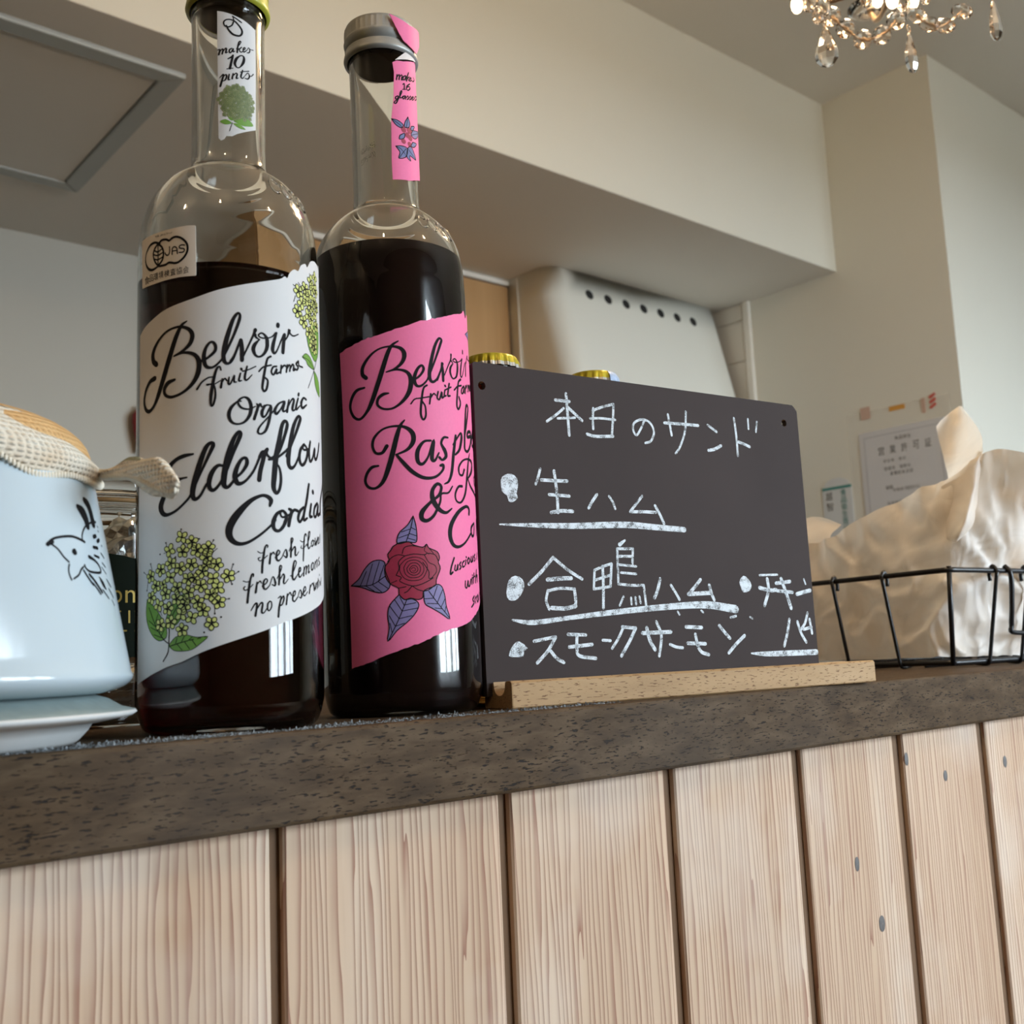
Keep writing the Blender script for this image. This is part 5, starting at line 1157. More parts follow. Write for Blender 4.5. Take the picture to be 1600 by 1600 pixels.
# cream band folded over the rim, with a wavy hem
rows = []
for i in range(12):
    t = i / 11
    row = []
    for k in range(61):
        a = math.radians(-100 + 180 * k / 60)
        hemz = -.0050 + .0018 * math.sin(5.2 * a + .6) + .0016 * math.sin(9 * a) - .0028 * max(0, math.sin(a)) 
        topz = .0125 + .0012 * math.sin(2 * a + .4) - .0085 * max(0, math.sin(a)) ** 3
        z = hemz + (topz - hemz) * t
        R_ = .0500 + .0022 * math.sin(PI * min(t * 1.15, 1)) - .0085 * t ** 2.2 + .0012 * math.sin(5.2 * a + 1.2) * (1 - t)
        row.append((R_ * math.cos(a), R_ * math.sin(a), z))
    rows.append(row)
band_hem = rows[0]
bnd = mk('folded_band', grid_me('folded_band', rows), M_kw, cl)
md = bnd.modifiers.new('thickness', 'SOLIDIFY'); md.thickness = .0016; md.offset = -1
# corner of the cloth sticking out to the right
rows = []
TT = spline([tuple(p) for p in W['tongue']], 3)
view = Vector((math.cos(math.radians(66)), math.sin(math.radians(66)), 0))
for i, q in enumerate(TT):
    c = Vector(q[:3]); h = max(q[3], .0003)
    dpt = .0034 + h * .42 if i < len(TT) - 3 else h * .6
    row = []
    for k in range(24):
        a = 2 * PI * k / 24
        wob = 1 + .12 * math.sin(3 * a + i * .7)
        row.append(inv @ (c + Vector((0, 0, 1)) * math.sin(a) * h * wob + view * math.cos(a) * dpt * wob))
    rows.append(row)
me = grid_me('corner_fold', rows, True, True)
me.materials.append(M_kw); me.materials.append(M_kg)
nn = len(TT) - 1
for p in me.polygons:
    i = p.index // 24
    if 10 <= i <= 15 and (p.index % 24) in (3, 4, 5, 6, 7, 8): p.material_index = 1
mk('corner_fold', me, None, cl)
v, f = [], []
HP = [Vector(p) * 1.012 + Vector((0, 0, -.0002)) for p in band_hem]
tg = []
for i, q in enumerate(TT[:-4]):
    tg.append(inv @ (Vector(q[:3]) - Vector((0, 0, q[3] * .72)) - view * (.0034 + q[3] * .42) * .75))
for path in (spline(HP, 6), spline(tg[2:], 8)):
    acc = 0
    for a, b_ in zip(path[:-1], path[1:]):
        a, b_ = Vector(a), Vector(b_)
        acc += (b_ - a).length
        if acc > .00120:
            acc = 0
            d = (b_ - a).normalized()
            up_ = Vector((0, 0, 1))
            tube_add(v, f, [a - up_ * .0009 - d * .0003, a - up_ * .0004, a + up_ * .0005, a + up_ * .0011 + d * .0004], [.0003, .00060, .00060, .0003], 6)
mk('hem_stitches', mesh('hem_stitches', v, f, True), flat('cream_yarn', (0.80, 0.74, 0.62), 1.0, spec=.05), cl)
tag(cl, 'cream and apricot knitted cloth draped over the white pot', 'cloth')

# ------------------------------------------------------------------ storage jar between pot and bottle
M_jarlab = flat('dark_green_label', (0.010, 0.018, 0.013), 0.7, spec=0.1)
M_gink = flat('gold_ink', (0.42, 0.30, 0.06), 0.4, metal=.4)
M_bisc = flat('brown_biscuit', (0.32, 0.13, 0.035), 0.7, var=.4, vscale=90)
M_foil = flat('silver_foil', (0.6, 0.62, 0.63), 0.22, metal=.95, bump=1.0, bscale=90)
ja, Dj = math.radians(70.8), .545
jar = empty('storage_jar', (Dj * math.cos(ja), Dj * math.sin(ja), .0001), ja + PI)
RJ = .044
jp = [(0, .003), (.030, .0026), (.038, 0), (.0425, .002), (RJ, .008), (RJ, .084), (.0432, .0895), (.0415, .0925), (.0415, .0950), (.0430, .0958), (.0430, .0972), (.0415, .0980), (.0415, .1010)]
ji = [(r - .0026, z) for r, z in reversed(jp) if z > .009] + [(.039, .006), (0, .006)]
mk('glass', lathe_me('glass', jp + ji, 96), M_glass, jar)
lid = mk('lid', lathe_me('lid', [(0, .1015), (.0425, .1016), (.0437, .1022), (.0437, .1105), (.0425, .1118), (.036, .1122), (0, .1122)], 96), M_glass, jar)
mk('seal', lathe_me('seal', [(.0400, .0990), (.0424, .0992), (.0424, .1012), (.0400, .1014)], 96, True, True), flat('amber_rubber', (0.45, 0.28, 0.12), .6), lid)
jm = cyl_map(RJ + .0001)
arch = [(-.030, .030), (.030, .030), (.030, .062)] + [(.030 * math.cos(t), .062 + .014 * math.sin(t)) for t in [PI * k / 16 for k in range(1, 16)]] + [(-.030, .062)]
jl = label_obj('jar_label', [arch], jm, M_jarlab, jar)
v, f = [], []
def put(chs, x, y, s, sp):
    for i, ch in enumerate(chs):
        fn = lambda a, b_, x=x + i * sp: jm(x + a * s * .8, y + b_ * s, .0002)
        glyph_add(v, f, ch, fn)
put('con', .0010, .0540, .0055, .0058); mk('lettering', mesh('lettering', v, f), M_gink, jl); v, f = [], []
put('E', .0065, .0450, .0055, .0075); fill_add(v, f, [(.0140, .0450), (.0148, .0450), (.0148, .0505), (.0140, .0505)], jm, .0002); mk('lettering', mesh('lettering', v, f), M_gink, jl); v, f = [], []
put('T', .0090, .0365, .0055, .0070)
mk('lettering', mesh('lettering', v, f), M_gink, jl)
rj = random.Random(2)
for i in range(7):
    v, f = [], []
    a = rj.uniform(0, 6.28); q = .022
    bmq = bmesh.new(); bmesh.ops.create_icosphere(bmq, subdivisions=2, radius=.0125)
    for vv in bmq.verts:
        vv.co *= 1 + .18 * noise.noise(vv.co * 90 + Vector((i, 0, 0)))
        vv.co.z *= .6
    o = mk('biscuit', bm_mesh('biscuit', bmq, True), M_bisc, jar)
    o.location = (q * math.cos(a), q * math.sin(a), .015 + .011 * i)
bmq = bmesh.new(); bmesh.ops.create_icosphere(bmq, subdivisions=4, radius=.017)
for vv in bmq.verts:
    vv.co *= 1 + .35 * abs(noise.noise(vv.co * 110)); vv.co.z *= 1.5
o = mk('foil_bag', bm_mesh('foil_bag', bmq, False), M_foil, jar); o.location = (.010, .014, .068)
tag(jar, 'clear glass storage jar with dark green label, between white pot and bottle', 'jar')
# ------------------------------------------------------------------ wire basket with a paper bag
M_wire = flat('black_coated_wire', (0.008, 0.008, 0.009), 0.35, spec=0.5)
bk = empty('wire_basket', (.806, .419, 0), -.1)
BL, BD, ZB, ZT_, FLR = .30, .20, .0042, .0755, .0135
def rectloop(x0, x1, y0, y1, z, r, n=6):
    pts = []
    for cx, cy, a0 in ((x1 - r, y1 - r, 0), (x0 + r, y1 - r, 90), (x0 + r, y0 + r, 180), (x1 - r, y0 + r, 270)):
        for k in range(n + 1):
            a = math.radians(a0 + 90 * k / n)
            pts.append((cx + r * math.cos(a), cy + r * math.sin(a), z))
    return pts
mk('rim', tube_me('rim', rectloop(-FLR, BL + FLR, -FLR, BD + FLR, ZT_, .006), .0022, 10, True), M_wire, bk)
mk('base_frame', tube_me('base_frame', rectloop(0, BL, 0, BD, ZB, .006), .0020, 10, True), M_wire, bk)
def upright(x0, y0, dx, dy):
    """wire hooked over the rim at the top and round the base frame at the bottom"""
    t = Vector((x0 + dx * FLR, y0 + dy * FLR, ZT_)); b_ = Vector((x0, y0, ZB))
    o = Vector((dx, dy, 0))
    pts = [t - o * .0032 - Vector((0, 0, .008)), t - o * .0034 - Vector((0, 0, .002)), t + Vector((0, 0, .0038)), t + o * .0036 + Vector((0, 0, -.001)), t * .93 + b_ * .07 + o * .0034,
           b_ * .9 + t * .1 + o * .0030, b_ + o * .0030 - Vector((0, 0, .0004)), b_ - Vector((0, 0, .0026)), b_ - o * .0060 - Vector((0, 0, .0022)), b_ - o * .0110 - Vector((0, 0, .0016))]
    mk('upright', tube_me('upright', spline(pts, 4), .00155, 8), M_wire, bk)
for k in range(4): upright(0, BD * (.07 + k * .0 + k / 4 * 1.0) + .032, -1, 0)
for k in range(6): upright(.045 + .046 * k, 0, 0, -1)
for k in range(6): upright(.030 + .048 * k, BD, 0, 1)
for k in range(3): upright(BL, BD * (.2 + .3 * k), 1, 0)
for (x, y, dx, dy) in ((0, 0, -1, -1), (BL, 0, 1, -1), (0, BD, -1, 1), (BL, BD, 1, 1)):
    t = Vector((x + dx * FLR * .9, y + dy * FLR * .9, ZT_ + .003)); b_ = Vector((x + dx * -.001, y + dy * -.001, .0022))
    mk('corner_post', tube_me('corner_post', [t, t * .5 + b_ * .5, b_], .0019, 10), M_wire, bk)
for k in range(4):
    y = BD * (k + .5) / 4
    mk('base_wire', tube_me('base_wire', [(0, y, .0018), (BL / 2, y, .0014), (BL, y, .0018)], .0012, 6), M_wire, bk)
hx0, hx1 = .062, .150
hy = -FLR - .0045
hp = spline([(hx0, -FLR, ZT_ + .004), (hx0 + .0005, hy, ZT_ - .004), (hx0 + .002, hy + .003, ZT_ - .030), (hx0 + .004, hy + .006, ZT_ - .044), (hx0 + .010, hy + .0065, ZT_ - .050), (hx1 - .010, hy + .0065, ZT_ - .050), (hx1 - .004, hy + .006, ZT_ - .044), (hx1 - .002, hy + .003, ZT_ - .030), (hx1 - .0005, hy, ZT_ - .004), (hx1, -FLR, ZT_ + .004)], 5)
mk('handle', tube_me('handle', hp, .0020, 10), M_wire, bk)
tag(bk, 'black wire basket with drop handle on the counter, right of the chalkboard', 'basket')

def papermat():
    m, nt, b = newmat('wax_paper')
    tc = N(nt, 'ShaderNodeTexCoord')
    nz = N(nt, 'ShaderNodeTexNoise', Scale=22.0, Detail=5.0); nt.links.new(tc.outputs['Object'], nz.inputs['Vector'])
    rp = ramp(nt, [(0.35, (0.92, 0.85, 0.76)), (0.65, (0.95, 0.92, 0.88))]); nt.links.new(nz.outputs['Fac'], rp.inputs['Fac'])
    nt.links.new(rp.outputs['Color'], b.inputs['Base Color'])
    b.inputs['Roughness'].default_value = .42; b.inputs['Specular IOR Level'].default_value = .4
    vo = N(nt, 'ShaderNodeTexVoronoi', Scale=26.0); vo.feature = 'DISTANCE_TO_EDGE'
    n2 = N(nt, 'ShaderNodeTexNoise', Scale=9.0, Detail=3.0); nt.links.new(tc.outputs['Object'], n2.inputs['Vector'])
    mxv = N(nt, 'ShaderNodeMix', data_type='VECTOR'); mxv.inputs['Factor'].default_value = .25
    nt.links.new(tc.outputs['Object'], mxv.inputs['A']); nt.links.new(n2.outputs['Color'], mxv.inputs['B'])
    nt.links.new(mxv.outputs['Result'], vo.inputs['Vector'])
    bp = N(nt, 'ShaderNodeBump', Strength=.35, Distance=.004); nt.links.new(vo.outputs['Distance'], bp.inputs['Height'])
    nt.links.new(bp.outputs['Normal'], b.inputs['Normal'])
    tr = N(nt, 'ShaderNodeBsdfTranslucent'); tr.inputs['Color'].default_value = (.98, .88, .74, 1)
    ms = N(nt, 'ShaderNodeMixShader'); ms.inputs[0].default_value = .42
    nt.links.new(b.outputs[0], ms.inputs[1]); nt.links.new(tr.outputs[0], ms.inputs[2])
    nt.links.new(ms.outputs[0], nt.nodes['Material Output'].inputs['Surface'])
    return m
M_paper = papermat()
bag = empty('paper_bag', (.86, .49, .006), -.1)
binv = bag.matrix_world.inverted()
bkm = bk.matrix_world
def crease(p, amp):
    q = p * 24
    w_ = Vector((noise.noise(q), noise.noise(q + Vector((5, 2, 1))), noise.noise(q + Vector((1, 8, 3)))))
    d1 = noise.voronoi(q * .9 + w_ * .5)[0]; d2 = noise.voronoi(q * 2.0 + w_ * .4)[0]
    return ((d1[1] - d1[0]) * .9 + (d2[1] - d2[0]) * .40 - .45) * amp
def sheet(name, rows, amp, nrm=None, sub=6, close=False):
    """smooth surface through rows of points, then creased along its normals"""
    R1 = [spline([tuple(p) for p in r], sub, close) for r in rows]
    colsN = len(R1[0])
    C_ = [spline([R1[i][k] for i in range(len(R1))], sub) for k in range(colsN)]
    G_ = [[Vector(C_[k][i]) for k in range(colsN)] for i in range(len(C_[0]))]
    out = []
    nr = len(G_)
    for i in range(nr):
        row = []
        for k in range(colsN):
            a = G_[min(i + 1, nr - 1)][k] - G_[max(i - 1, 0)][k]
            b_ = (G_[i][(k + 1) % colsN] - G_[i][k - 1]) if close else (G_[i][min(k + 1, colsN - 1)] - G_[i][max(k - 1, 0)])
            n_ = a.cross(b_)
            n_ = n_.normalized() if n_.length > 1e-9 else Vector((0, 0, 1))
            row.append(binv @ (G_[i][k] + n_ * crease(G_[i][k], amp)))
        out.append(row)
    o = mk(name, grid_me(name, out, True, close), M_paper, bag)
    return o
top = [Vector(p) for p in W['ptop']]
base_l = [(.012, .165), (.012, .145), (.012, .115), (.012, .082), (.012, .045), (.012, .022), (.020, .012), (.045, .011), (.075, .011), (.115, .011), (.20, .011)]
base = [bkm @ Vector((x, y, .0085)) for x, y in base_l]
mid = []
for b_, t in zip(base, top):
    m_ = b_ * .55 + t * .45
    out_ = (bkm.to_3x3() @ Vector((-1, -1, 0))).normalized()
    mid.append(m_ + out_ * .004)
lowm = [b_ * .82 + t * .18 + (bkm.to_3x3() @ Vector((-1, -1, 0))).normalized() * .003 for b_, t in zip(base, top)]
# keep the lower part inside the wires
def inside(p, zlim=.074):
    q = bkm.inverted() @ p
    if q.z < zlim + .004:
        lim = -FLR * max(0, (q.z - ZB) / (ZT_ - ZB)) + .006
        q.x = max(q.x, lim); q.y = max(q.y, lim)
    return bkm @ q
rows = [base, [inside(p) for p in lowm], [inside(p) for p in mid], top]
# back of the bag closes the ring
bk_l = [(.26, .06), (.25, .15), (.18, .175), (.10, .178), (.05, .176)]
bh = [.135, .14, .135, .125, .118]
for ri, fr_ in enumerate((0, .18, .45, 1)):
    rows[ri] = rows[ri] + [bkm @ Vector((x, y, .0085 + (h - .0085) * fr_)) for (x, y), h in zip(bk_l, bh)]
sheet('bag_wall', rows, .0150, close=True, sub=13)
sheet('curled_flap', [[Vector(p) for p in r] for r in W['curl']], .0025)
sheet('rolled_edge', [[Vector(p) for p in r] for r in W['roll']], .0035)
sheet('folded_flap', [[Vector(p) for p in r] for r in W['flap']], .0012)
tag(bag, 'crumpled cream wax paper bag with curled top, standing in the wire basket', 'paper bag')

# ------------------------------------------------------------------ kitchen behind the counter
M_hood = flat('white_enamel', (0.72, 0.72, 0.66), 0.35, spec=0.5)
M_dark = flat('vent_black', (0.01, 0.01, 0.01), 0.8)
hood = empty('range_hood', (2.08, 1.90, .55))
hx0_, hx1_ = 1.757, 2.405
def hood_sec(z):
    """plan outline of the hood at height z: slanting front, rounded left and right front edges"""
    t = (1.0 - z) / (1.0 - .55)
    yf = 1.872 - .108 * t
    xl = hx0_ + .012 * t
    r = .055
    pts = [(xl, 2.378), (xl, yf + r)]
    for k in range(1, 9):
        a = PI / 2 * k / 8
        pts.append((xl + r - r * math.cos(a), yf + r - r * math.sin(a)))
    pts += [(xl + .12, yf), ((xl + hx1_) / 2, yf), (hx1_ - .02, yf)]
    rr2 = .012
    for k in range(1, 5):
        a = PI / 2 * k / 4
        pts.append((hx1_ - rr2 + rr2 * math.sin(a), yf + rr2 - rr2 * math.cos(a)))
    pts.append((hx1_, 2.378))
    return pts
rows = [[(x - 2.08, y - 1.90, z - .55) for x, y in hood_sec(z)] for z in (.55, .62, .72, .82, .92, .9997)]
me = grid_me('body', rows, True)
bm = bmesh.new(); bm.from_mesh(me)
bmesh.ops.holes_fill(bm, edges=[e for e in bm.edges if e.is_boundary])
bmesh.ops.recalc_face_normals(bm, faces=bm.faces[:]); bm.to_mesh(me); bm.free()
for p in me.polygons: p.use_smooth = len(p.vertices) == 4
mk('body', me, M_hood, hood)
yfh = 1.8575
for k in range(7):
    x = (1.9336 + .0695 * k) * yfh / 1.9
    hz = .0215 + (.9605 - .0215) * yfh / 1.9
    v = [(0, -.0006, 0)] + [(.0125 * math.cos(2 * PI * j / 20), -.0006, .0125 * math.sin(2 * PI * j / 20)) for j in range(20)] + [(.0138 * math.cos(2 * PI * j / 20), .0006, .0138 * math.sin(2 * PI * j / 20)) for j in range(20)]
    f = [(0, 1 + (j + 1) % 20, 1 + j) for j in range(20)] + [(1 + j, 1 + (j + 1) % 20, 21 + (j + 1) % 20, 21 + j) for j in range(20)]
    o = mk('vent_hole', mesh('vent_hole', v, f), M_dark, hood)
    o.location = (x - 2.08, yfh - 1.90 - .0005, hz - .55); o.rotation_euler = (math.radians(-13.5), 0, 0)
mk('side_seam', box_me('side_seam', hx0_ - 2.08 - .0008, hx0_ - 2.08 + .012, 1.984 - 1.9, 1.9865 - 1.9, .0, .446), M_trim, hood)
tag(hood, 'white range hood with a row of seven round vent holes under the kitchen ceiling', 'range hood')

cab = empty('wall_cabinet', (1.43, 2.20, .30))
mk('body', box_me('body', -.345, .327, -.165, .178, 0, .684, .002), M_tan, cab)
for a, b_ in ((-.343, -.012), (-.008, .325)):
    dr = mk('door', box_me('door', a, b_, -.180, -.166, .004, .680, .0015), M_tan, cab)
mk('top_trim', box_me('top_trim', -.347, .329, -.182, .178, .6845, .6985, .003), M_trim, cab)
tag(cab, 'tan wooden wall cabinet beside the range hood under the kitchen ceiling', 'cabinet')

# ceiling hatch
hat = empty('ceiling_hatch', (.425, 1.8355, ZK - .0010))
mk('panel', box_me('panel', -.228, .228, -.228, .232, -.004, 0), M_ceil, hat)
o_ = .2640; i_ = .2300; d0, d1 = -.0085, 0
for nm, pts in (('a', [(-o_, -o_), (o_, -o_), (i_, -i_), (-i_, -i_)]), ('b', [(o_, -o_), (o_, o_), (i_, i_), (i_, -i_)]), ('c', [(o_, o_), (-o_, o_), (-i_, i_), (i_, i_)]), ('d', [(-o_, o_), (-o_, -o_), (-i_, -i_), (-i_, i_)])):
    v = [(x, y + .002, d0) for x, y in pts] + [(x, y + .002, d1) for x, y in pts]
    # a raised rib in the middle of each strip
    f = [(3, 2, 1, 0), (0, 1, 5, 4), (1, 2, 6, 5), (2, 3, 7, 6), (3, 0, 4, 7)]
    fr = mk('frame_strip', mesh('frame_strip', v, f), M_almetal, hat)
    md = fr.modifiers.new('soft', 'BEVEL'); md.width = .003; md.segments = 2
tag(hat, 'square access hatch with grey metal frame in the kitchen ceiling', 'hatch')

# red thing on the kitchen wall
rp_ = [(0, 0), (.006, .003), (.010, .020), (.016, .045), (.020, .070), (.019, .088), (.012, .098), (.006, .104), (.005, .112), (0, .113)]
o = mk('red_oven_mitt', lathe_me('red_oven_mitt', rp_, 32), flat('dark_red_cloth', (0.22, 0.015, 0.015), .8))
o.location = (.9195, 2.352, .525)
tag(o, 'small dark red object hanging on the kitchen wall behind the white labelled bottle', 'ornament')
o.name = 'hanging_ornament'

# ------------------------------------------------------------------ papers on the right wall
M_sheet = flat('certificate_paper', (0.60, 0.60, 0.61), .7)
M_clear = None
def sleeve():
    m, nt, b = newmat('clear_plastic_sleeve')
    b.inputs['Base Color'].default_value = (.9, .88, .82, 1); b.inputs['Roughness'].default_value = .25
    b.inputs['Alpha'].default_value = .16
    return m
M_sleeve = sleeve()
M_gtext = flat('grey_print', (0.10, 0.10, 0.10), .7)
M_tred = flat('red_tape', (0.55, 0.10, 0.08), .6); M_tor = flat('orange_tape', (0.62, 0.30, 0.05), .6); M_tpale = flat('pale_tape', (0.55, 0.38, 0.30), .6)
M_teal = flat('teal_print', (0.03, 0.22, 0.19), .6)
cert = empty('certificate', (XW, 1.355, .27))
def wq(y0, y1, z0, z1, off, th=.0006):
    # wall local: y to the left as seen, box standing off the wall by off
    return box_me('x', -off - th, -off, y0 - 1.355, y1 - 1.355, z0 - .27, z1 - .27)
mk('sleeve', wq(1.215, 1.492, .235, .610, .0002, .0012), M_sleeve, cert)
sh_ = mk('sheet', wq(1.232, 1.463, .245, .556, .0016), M_sheet, cert)
def line(y, z, w_, h_, items, ch=None):
    pass
def wtext(s, yl, z, cw, chh, pitch, off=.0026):
    """text on the wall; reads towards smaller y"""
    for i, ch in enumerate(s):
        if ch in ' ー': continue
        y = yl - i * pitch
        yield ch, (lambda a, b_, y=y: (-off, y - a * cw - 1.355, z + b_ * chh - .27))
it = []
for i, ch in enumerate('営業許可証'):
    y = 1.412 - i * .0314
    it.append((ch, lambda a, b_, y=y: (-.0026, y - a * .0165 - 1.355, .4905 + b_ * .0215 - .27)))
it += list(wtext('食品衛生', 1.365, .523, .010, .009, .0115))
it += list(wtext('所在地 東京', 1.400, .470, .0075, .008, .0105))
it += list(wtext('営業所 名称大', 1.400, .450, .0085, .009, .0105))
it += list(wtext('業種飲食店営', 1.385, .436, .0085, .009, .0105))
it += list(wtext('期間', 1.400, .402, .008, .009, .0105)); it += list(wtext('令和年月日から', 1.382, .394, .0085, .009, .0105))
it += list(wtext('条件許可します', 1.400, .362, .0085, .009, .0105))
mk('lettering', text_mesh('lettering', it), M_gtext, sh_)
bm = bmesh.new()
for (ya, yb_, za, zb) in ((1.245, 1.449, .541, .5425), (1.245, 1.449, .256, .2575), (1.2445, 1.246, .256, .5425), (1.448, 1.4495, .256, .5425)):
    addbox(bm, -.0028, -.0023, ya - 1.355, yb_ - 1.355, za - .27, zb - .27)
mk('border_line', bm_mesh('border_line', bm), flat('pale_grey_line', (.38, .39, .42), .7), sh_)
mk('tape', wq(1.425, 1.452, .590, .622, .0016), M_tpale, cert)
mk('tape', wq(1.330, 1.372, .597, .609, .0016), M_tor, cert)
for k in range(3):
    b0 = box_me('tape', -.0024, -.0016, -.009, .009, -.0035, .0035)
    o = mk('tape_stripe', b0, M_tred, cert); o.location = (0, 1.2565 - 1.355, .588 + k * .0125 - .27); o.rotation_euler = (math.radians(-28), 0, 0)
mk('tape', wq(1.276, 1.286, .575, .612, .0016), M_tpale, cert)
tag(cert, 'licence certificate in a clear plastic sleeve taped to the right wall', 'certificate')

M_card = flat('white_card', (0.62, 0.64, 0.64), .5)
card = empty('name_card', (XW, 1.540, .30))
arc = [(.0435, 0), (.0435, .130), (.030, .147), (.012, .154), (-.012, .154), (-.030, .147), (-.0435, .130), (-.0435, 0)]
v = [(-.0004, y, z) for y, z in arc] + [(-.0020, y, z) for y, z in arc]
n = len(arc)
f = [tuple(reversed(range(n))), tuple(range(n, 2 * n))] + [(i, (i + 1) % n, n + (i + 1) % n, n + i) for i in range(n)]
mk('plate', mesh('plate', v, f), M_card, card)
mk('header_bar', box_me('header_bar', -.0024, -.0019, -.0435, .0435, .125, .132), M_teal, card)
it = []
for i, ch in enumerate('食品衛生責任者'):
    it.append((ch, lambda a, b_, i=i: (-.0026, -.010 - a * .017, .106 - i * .019 + b_ * .017)))
mk('lettering', text_mesh('lettering', it), M_teal, card)
it = []
for i, ch in enumerate('越智'):
    it.append((ch, lambda a, b_, i=i: (-.0026, .034 - a * .020, .098 - i * .028 + b_ * .022)))
mk('lettering', text_mesh('lettering', it), M_gtext, card)
tag(card, 'small white plate with teal characters on the right wall beside the certificate', 'name plate')

# ------------------------------------------------------------------ chandelier
M_crystal = glassmat('crystal', (1.0, 0.93, 0.86), 0.0, 1.52)
M_brass = flat('pale_brass', (0.75, 0.55, 0.36), .3, metal=.9)
M_bulb = flat('warm_bulb', (1, .85, .65), .4, emit=(1.0, .72, .42), estr=40)
M_glow = flat('crystal_painted_glow', (1, .85, .65), .4, emit=(1.0, .74, .48), estr=5)  # crystal, not a lamp: emission stands in for light caught from the bulbs
cc = Vector(W['chc'])
ch_ = empty('chandelier', cc)
def rel(p): return Vector(p[:3]) - cc
def pend_me():
    segs = 8; rows = []
    for (r, z) in [(.0008, 0), (.0026, -.003), (.0050, -.010), (.0078, -.019), (.0092, -.026), (.0085, -.032), (.0052, -.0368), (.0006, -.039)]:
        rows.append([(r * math.cos(2 * PI * k / segs), r * .62 * math.sin(2 * PI * k / segs), z) for k in range(segs)])
    return grid_me('pendant', rows, False, True)
pme = pend_me()
def bead_me(r):
    bm = bmesh.new(); bmesh.ops.create_icosphere(bm, subdivisions=2, radius=r); return bm_mesh('bead', bm)
bme = bead_me(.0086)
view_az = math.radians(27)
for i, p in enumerate(W['pend']):
    o = mk('pendant', pme, M_crystal, ch_); o.location = rel(p)
    o.rotation_euler = (0, 0, view_az + PI / 2 + (0, 1.25, 1.3)[i])
    if i == 0: o.scale = (1.12, 1, 1)
    else: o.scale = (.95, .95, 1)
    mk('hook', tube_me('hook', [rel(p) + Vector((0.0026 * math.cos(t), 0, .003 + .0034 * math.sin(t))) for t in [2 * PI * k / 14 for k in range(14)]], .0006, 6, True), M_brass, ch_)
for q in W['bead1']:
    o = mk('bead', bme, M_crystal, ch_); o.location = rel(q)
for q in W['bead2']:
    o = mk('bead', bme, M_crystal, ch_); o.location = rel(q); o.scale = (1.15, .7, .8); o.rotation_euler = (0, .5, -1)
for s in (W['bead1'], W['bead2']):
    mk('bead_wire', tube_me('bead_wire', spline([tuple(rel(q)) for q in s], 6), .0009, 6), M_brass, ch_)
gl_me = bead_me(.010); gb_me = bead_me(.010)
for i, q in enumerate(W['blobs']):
    o = mk('lit_crystal_drop' if i in (0, 3, 4, 6) else 'crystal_drop', gl_me if i not in (0, 3, 4, 6) else gb_me, M_crystal if i not in (0, 3, 4, 6) else M_glow, ch_); o.location = rel(q); s_ = q[3] / .010; o.scale = (s_ * .8, s_ * .8, s_ * 1.25)  # four of the crystals carry the painted glow
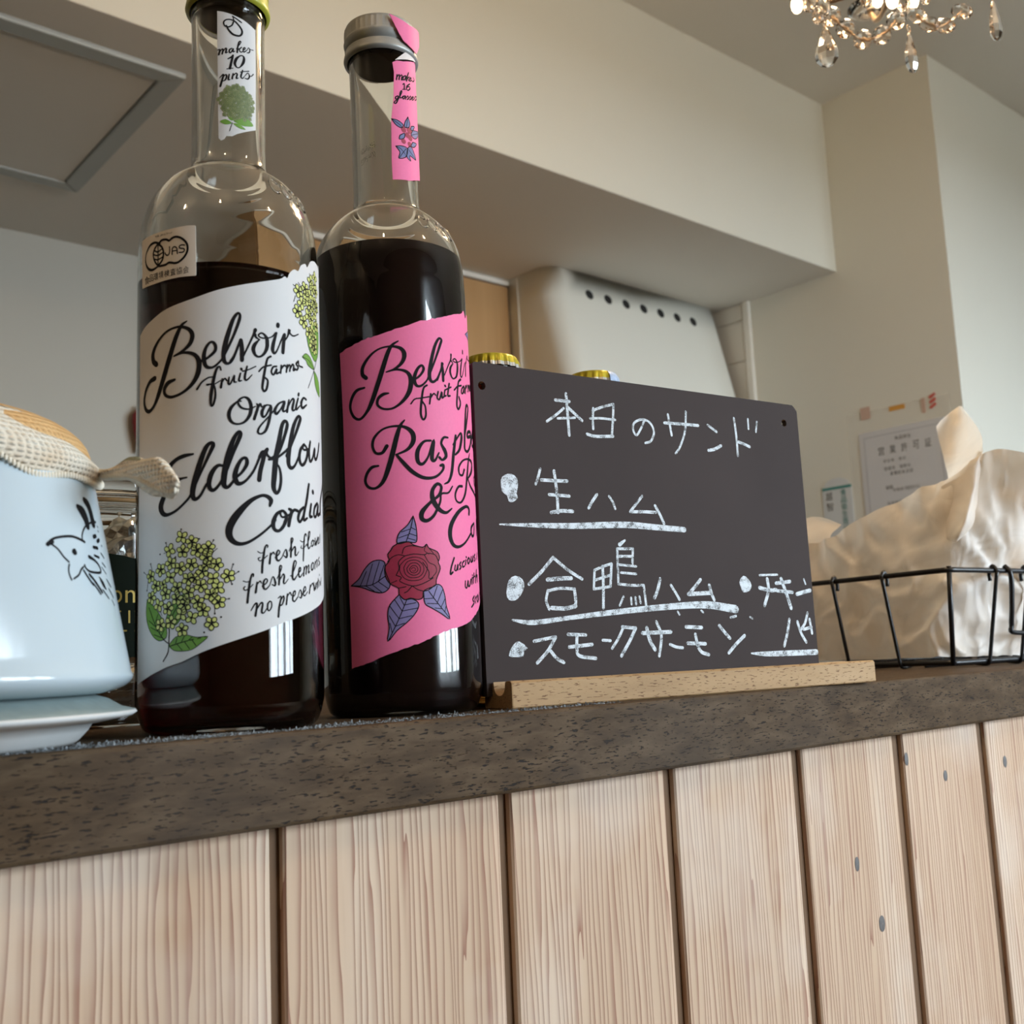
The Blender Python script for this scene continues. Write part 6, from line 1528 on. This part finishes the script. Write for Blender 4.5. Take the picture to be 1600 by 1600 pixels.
# frame, arms, candle bulbs
mk('stem', tube_me('stem', [(0, 0, .02), (0, 0, .12), (0, 0, ZC - cc.z - .03)], .004, 10), M_brass, ch_)
mk('canopy', lathe_me('canopy', [(0.004, ZC - cc.z - .035), (.03, ZC - cc.z - .03), (.055, ZC - cc.z - .008), (.056, ZC - cc.z - .0005), (0, ZC - cc.z - .0005)], 48), M_brass, ch_)
mk('hub', lathe_me('hub', [(0, -.02), (.008, -.016), (.014, -.006), (.010, .004), (.016, .014), (.012, .03), (.004, .05)], 32), M_brass, ch_)
for k in range(6):
    a = math.radians(-43 - 60 * k + 27)
    d = Vector((math.cos(a), math.sin(a), 0))
    pts = spline([d * .010 + Vector((0, 0, .0)), d * .040 + Vector((0, 0, -.022)), d * .078 + Vector((0, 0, -.018)), d * .100 + Vector((0, 0, .004))], 6)
    mk('arm', tube_me('arm', pts, .0028, 8), M_brass, ch_)
    dish = mk('drip_pan', lathe_me('drip_pan', [(.004, .004), (.016, .005), (.022, .009), (.0215, .0102), (.014, .0066), (.004, .0062)], 32, True, True), M_crystal, ch_); dish.location = d * .100
    cs = mk('candle_sleeve', lathe_me('candle_sleeve', [(0, .006), (.006, .006), (.006, .040), (0, .040)], 24), M_trim, ch_); cs.location = d * .100
    bu = mk('bulb', lathe_me('bulb', [(.004, .040), (.0085, .047), (.010, .055), (.0075, .068), (.003, .082), (0, .086)], 24), M_bulb, ch_); bu.location = d * .100
ld = bpy.data.lights.new('chandelier_glow', 'POINT'); ld.energy = 11.0; ld.color = (1.0, .70, .42); ld.shadow_soft_size = .06
lo = bpy.data.objects.new('chandelier_glow', ld); COL.objects.link(lo); lo.parent = ch_; lo.location = (0, 0, .075)
tag(ch_, 'lit chandelier with crystal beads and drops hanging from the ceiling at upper right', 'chandelier')

# ceiling lamps of the guest room: bare warm bulbs in small brass fittings
for i, (x, y) in enumerate([(-.55, -.55), (.95, -.75), (-1.3, .35)]):
    lm = empty('ceiling_lamp', (x, y, ZC))
    mk('fitting', lathe_me('fitting', [(0, -.0005), (.05, -.0005), (.05, -.012), (.02, -.02), (.018, -.06), (0, -.06)], 32), M_brass, lm)
    b_ = mk('bulb', lathe_me('bulb', [(.010, -.060), (.022, -.085), (.028, -.105), (.022, -.128), (0, -.136)], 24), flat('warm_bulb_glass', (1, .9, .75), .4, emit=(1.0, .74, .46), estr=90), lm)
    ld = bpy.data.lights.new('lamp_glow', 'POINT'); ld.energy = 5; ld.color = (1.0, .74, .48); ld.shadow_soft_size = .03
    lo = bpy.data.objects.new('lamp_glow', ld); COL.objects.link(lo); lo.parent = lm; lo.location = (0, 0, -.17)
    tag(lm, ('bare warm bulb on the guest room ceiling, behind the viewer', 'bare warm bulb on the guest room ceiling, right behind the viewer', 'bare warm bulb on the guest room ceiling, far left of the counter')[i], 'lamp', 'ceiling bulbs of the guest room')
bpy.context.view_layer.update()
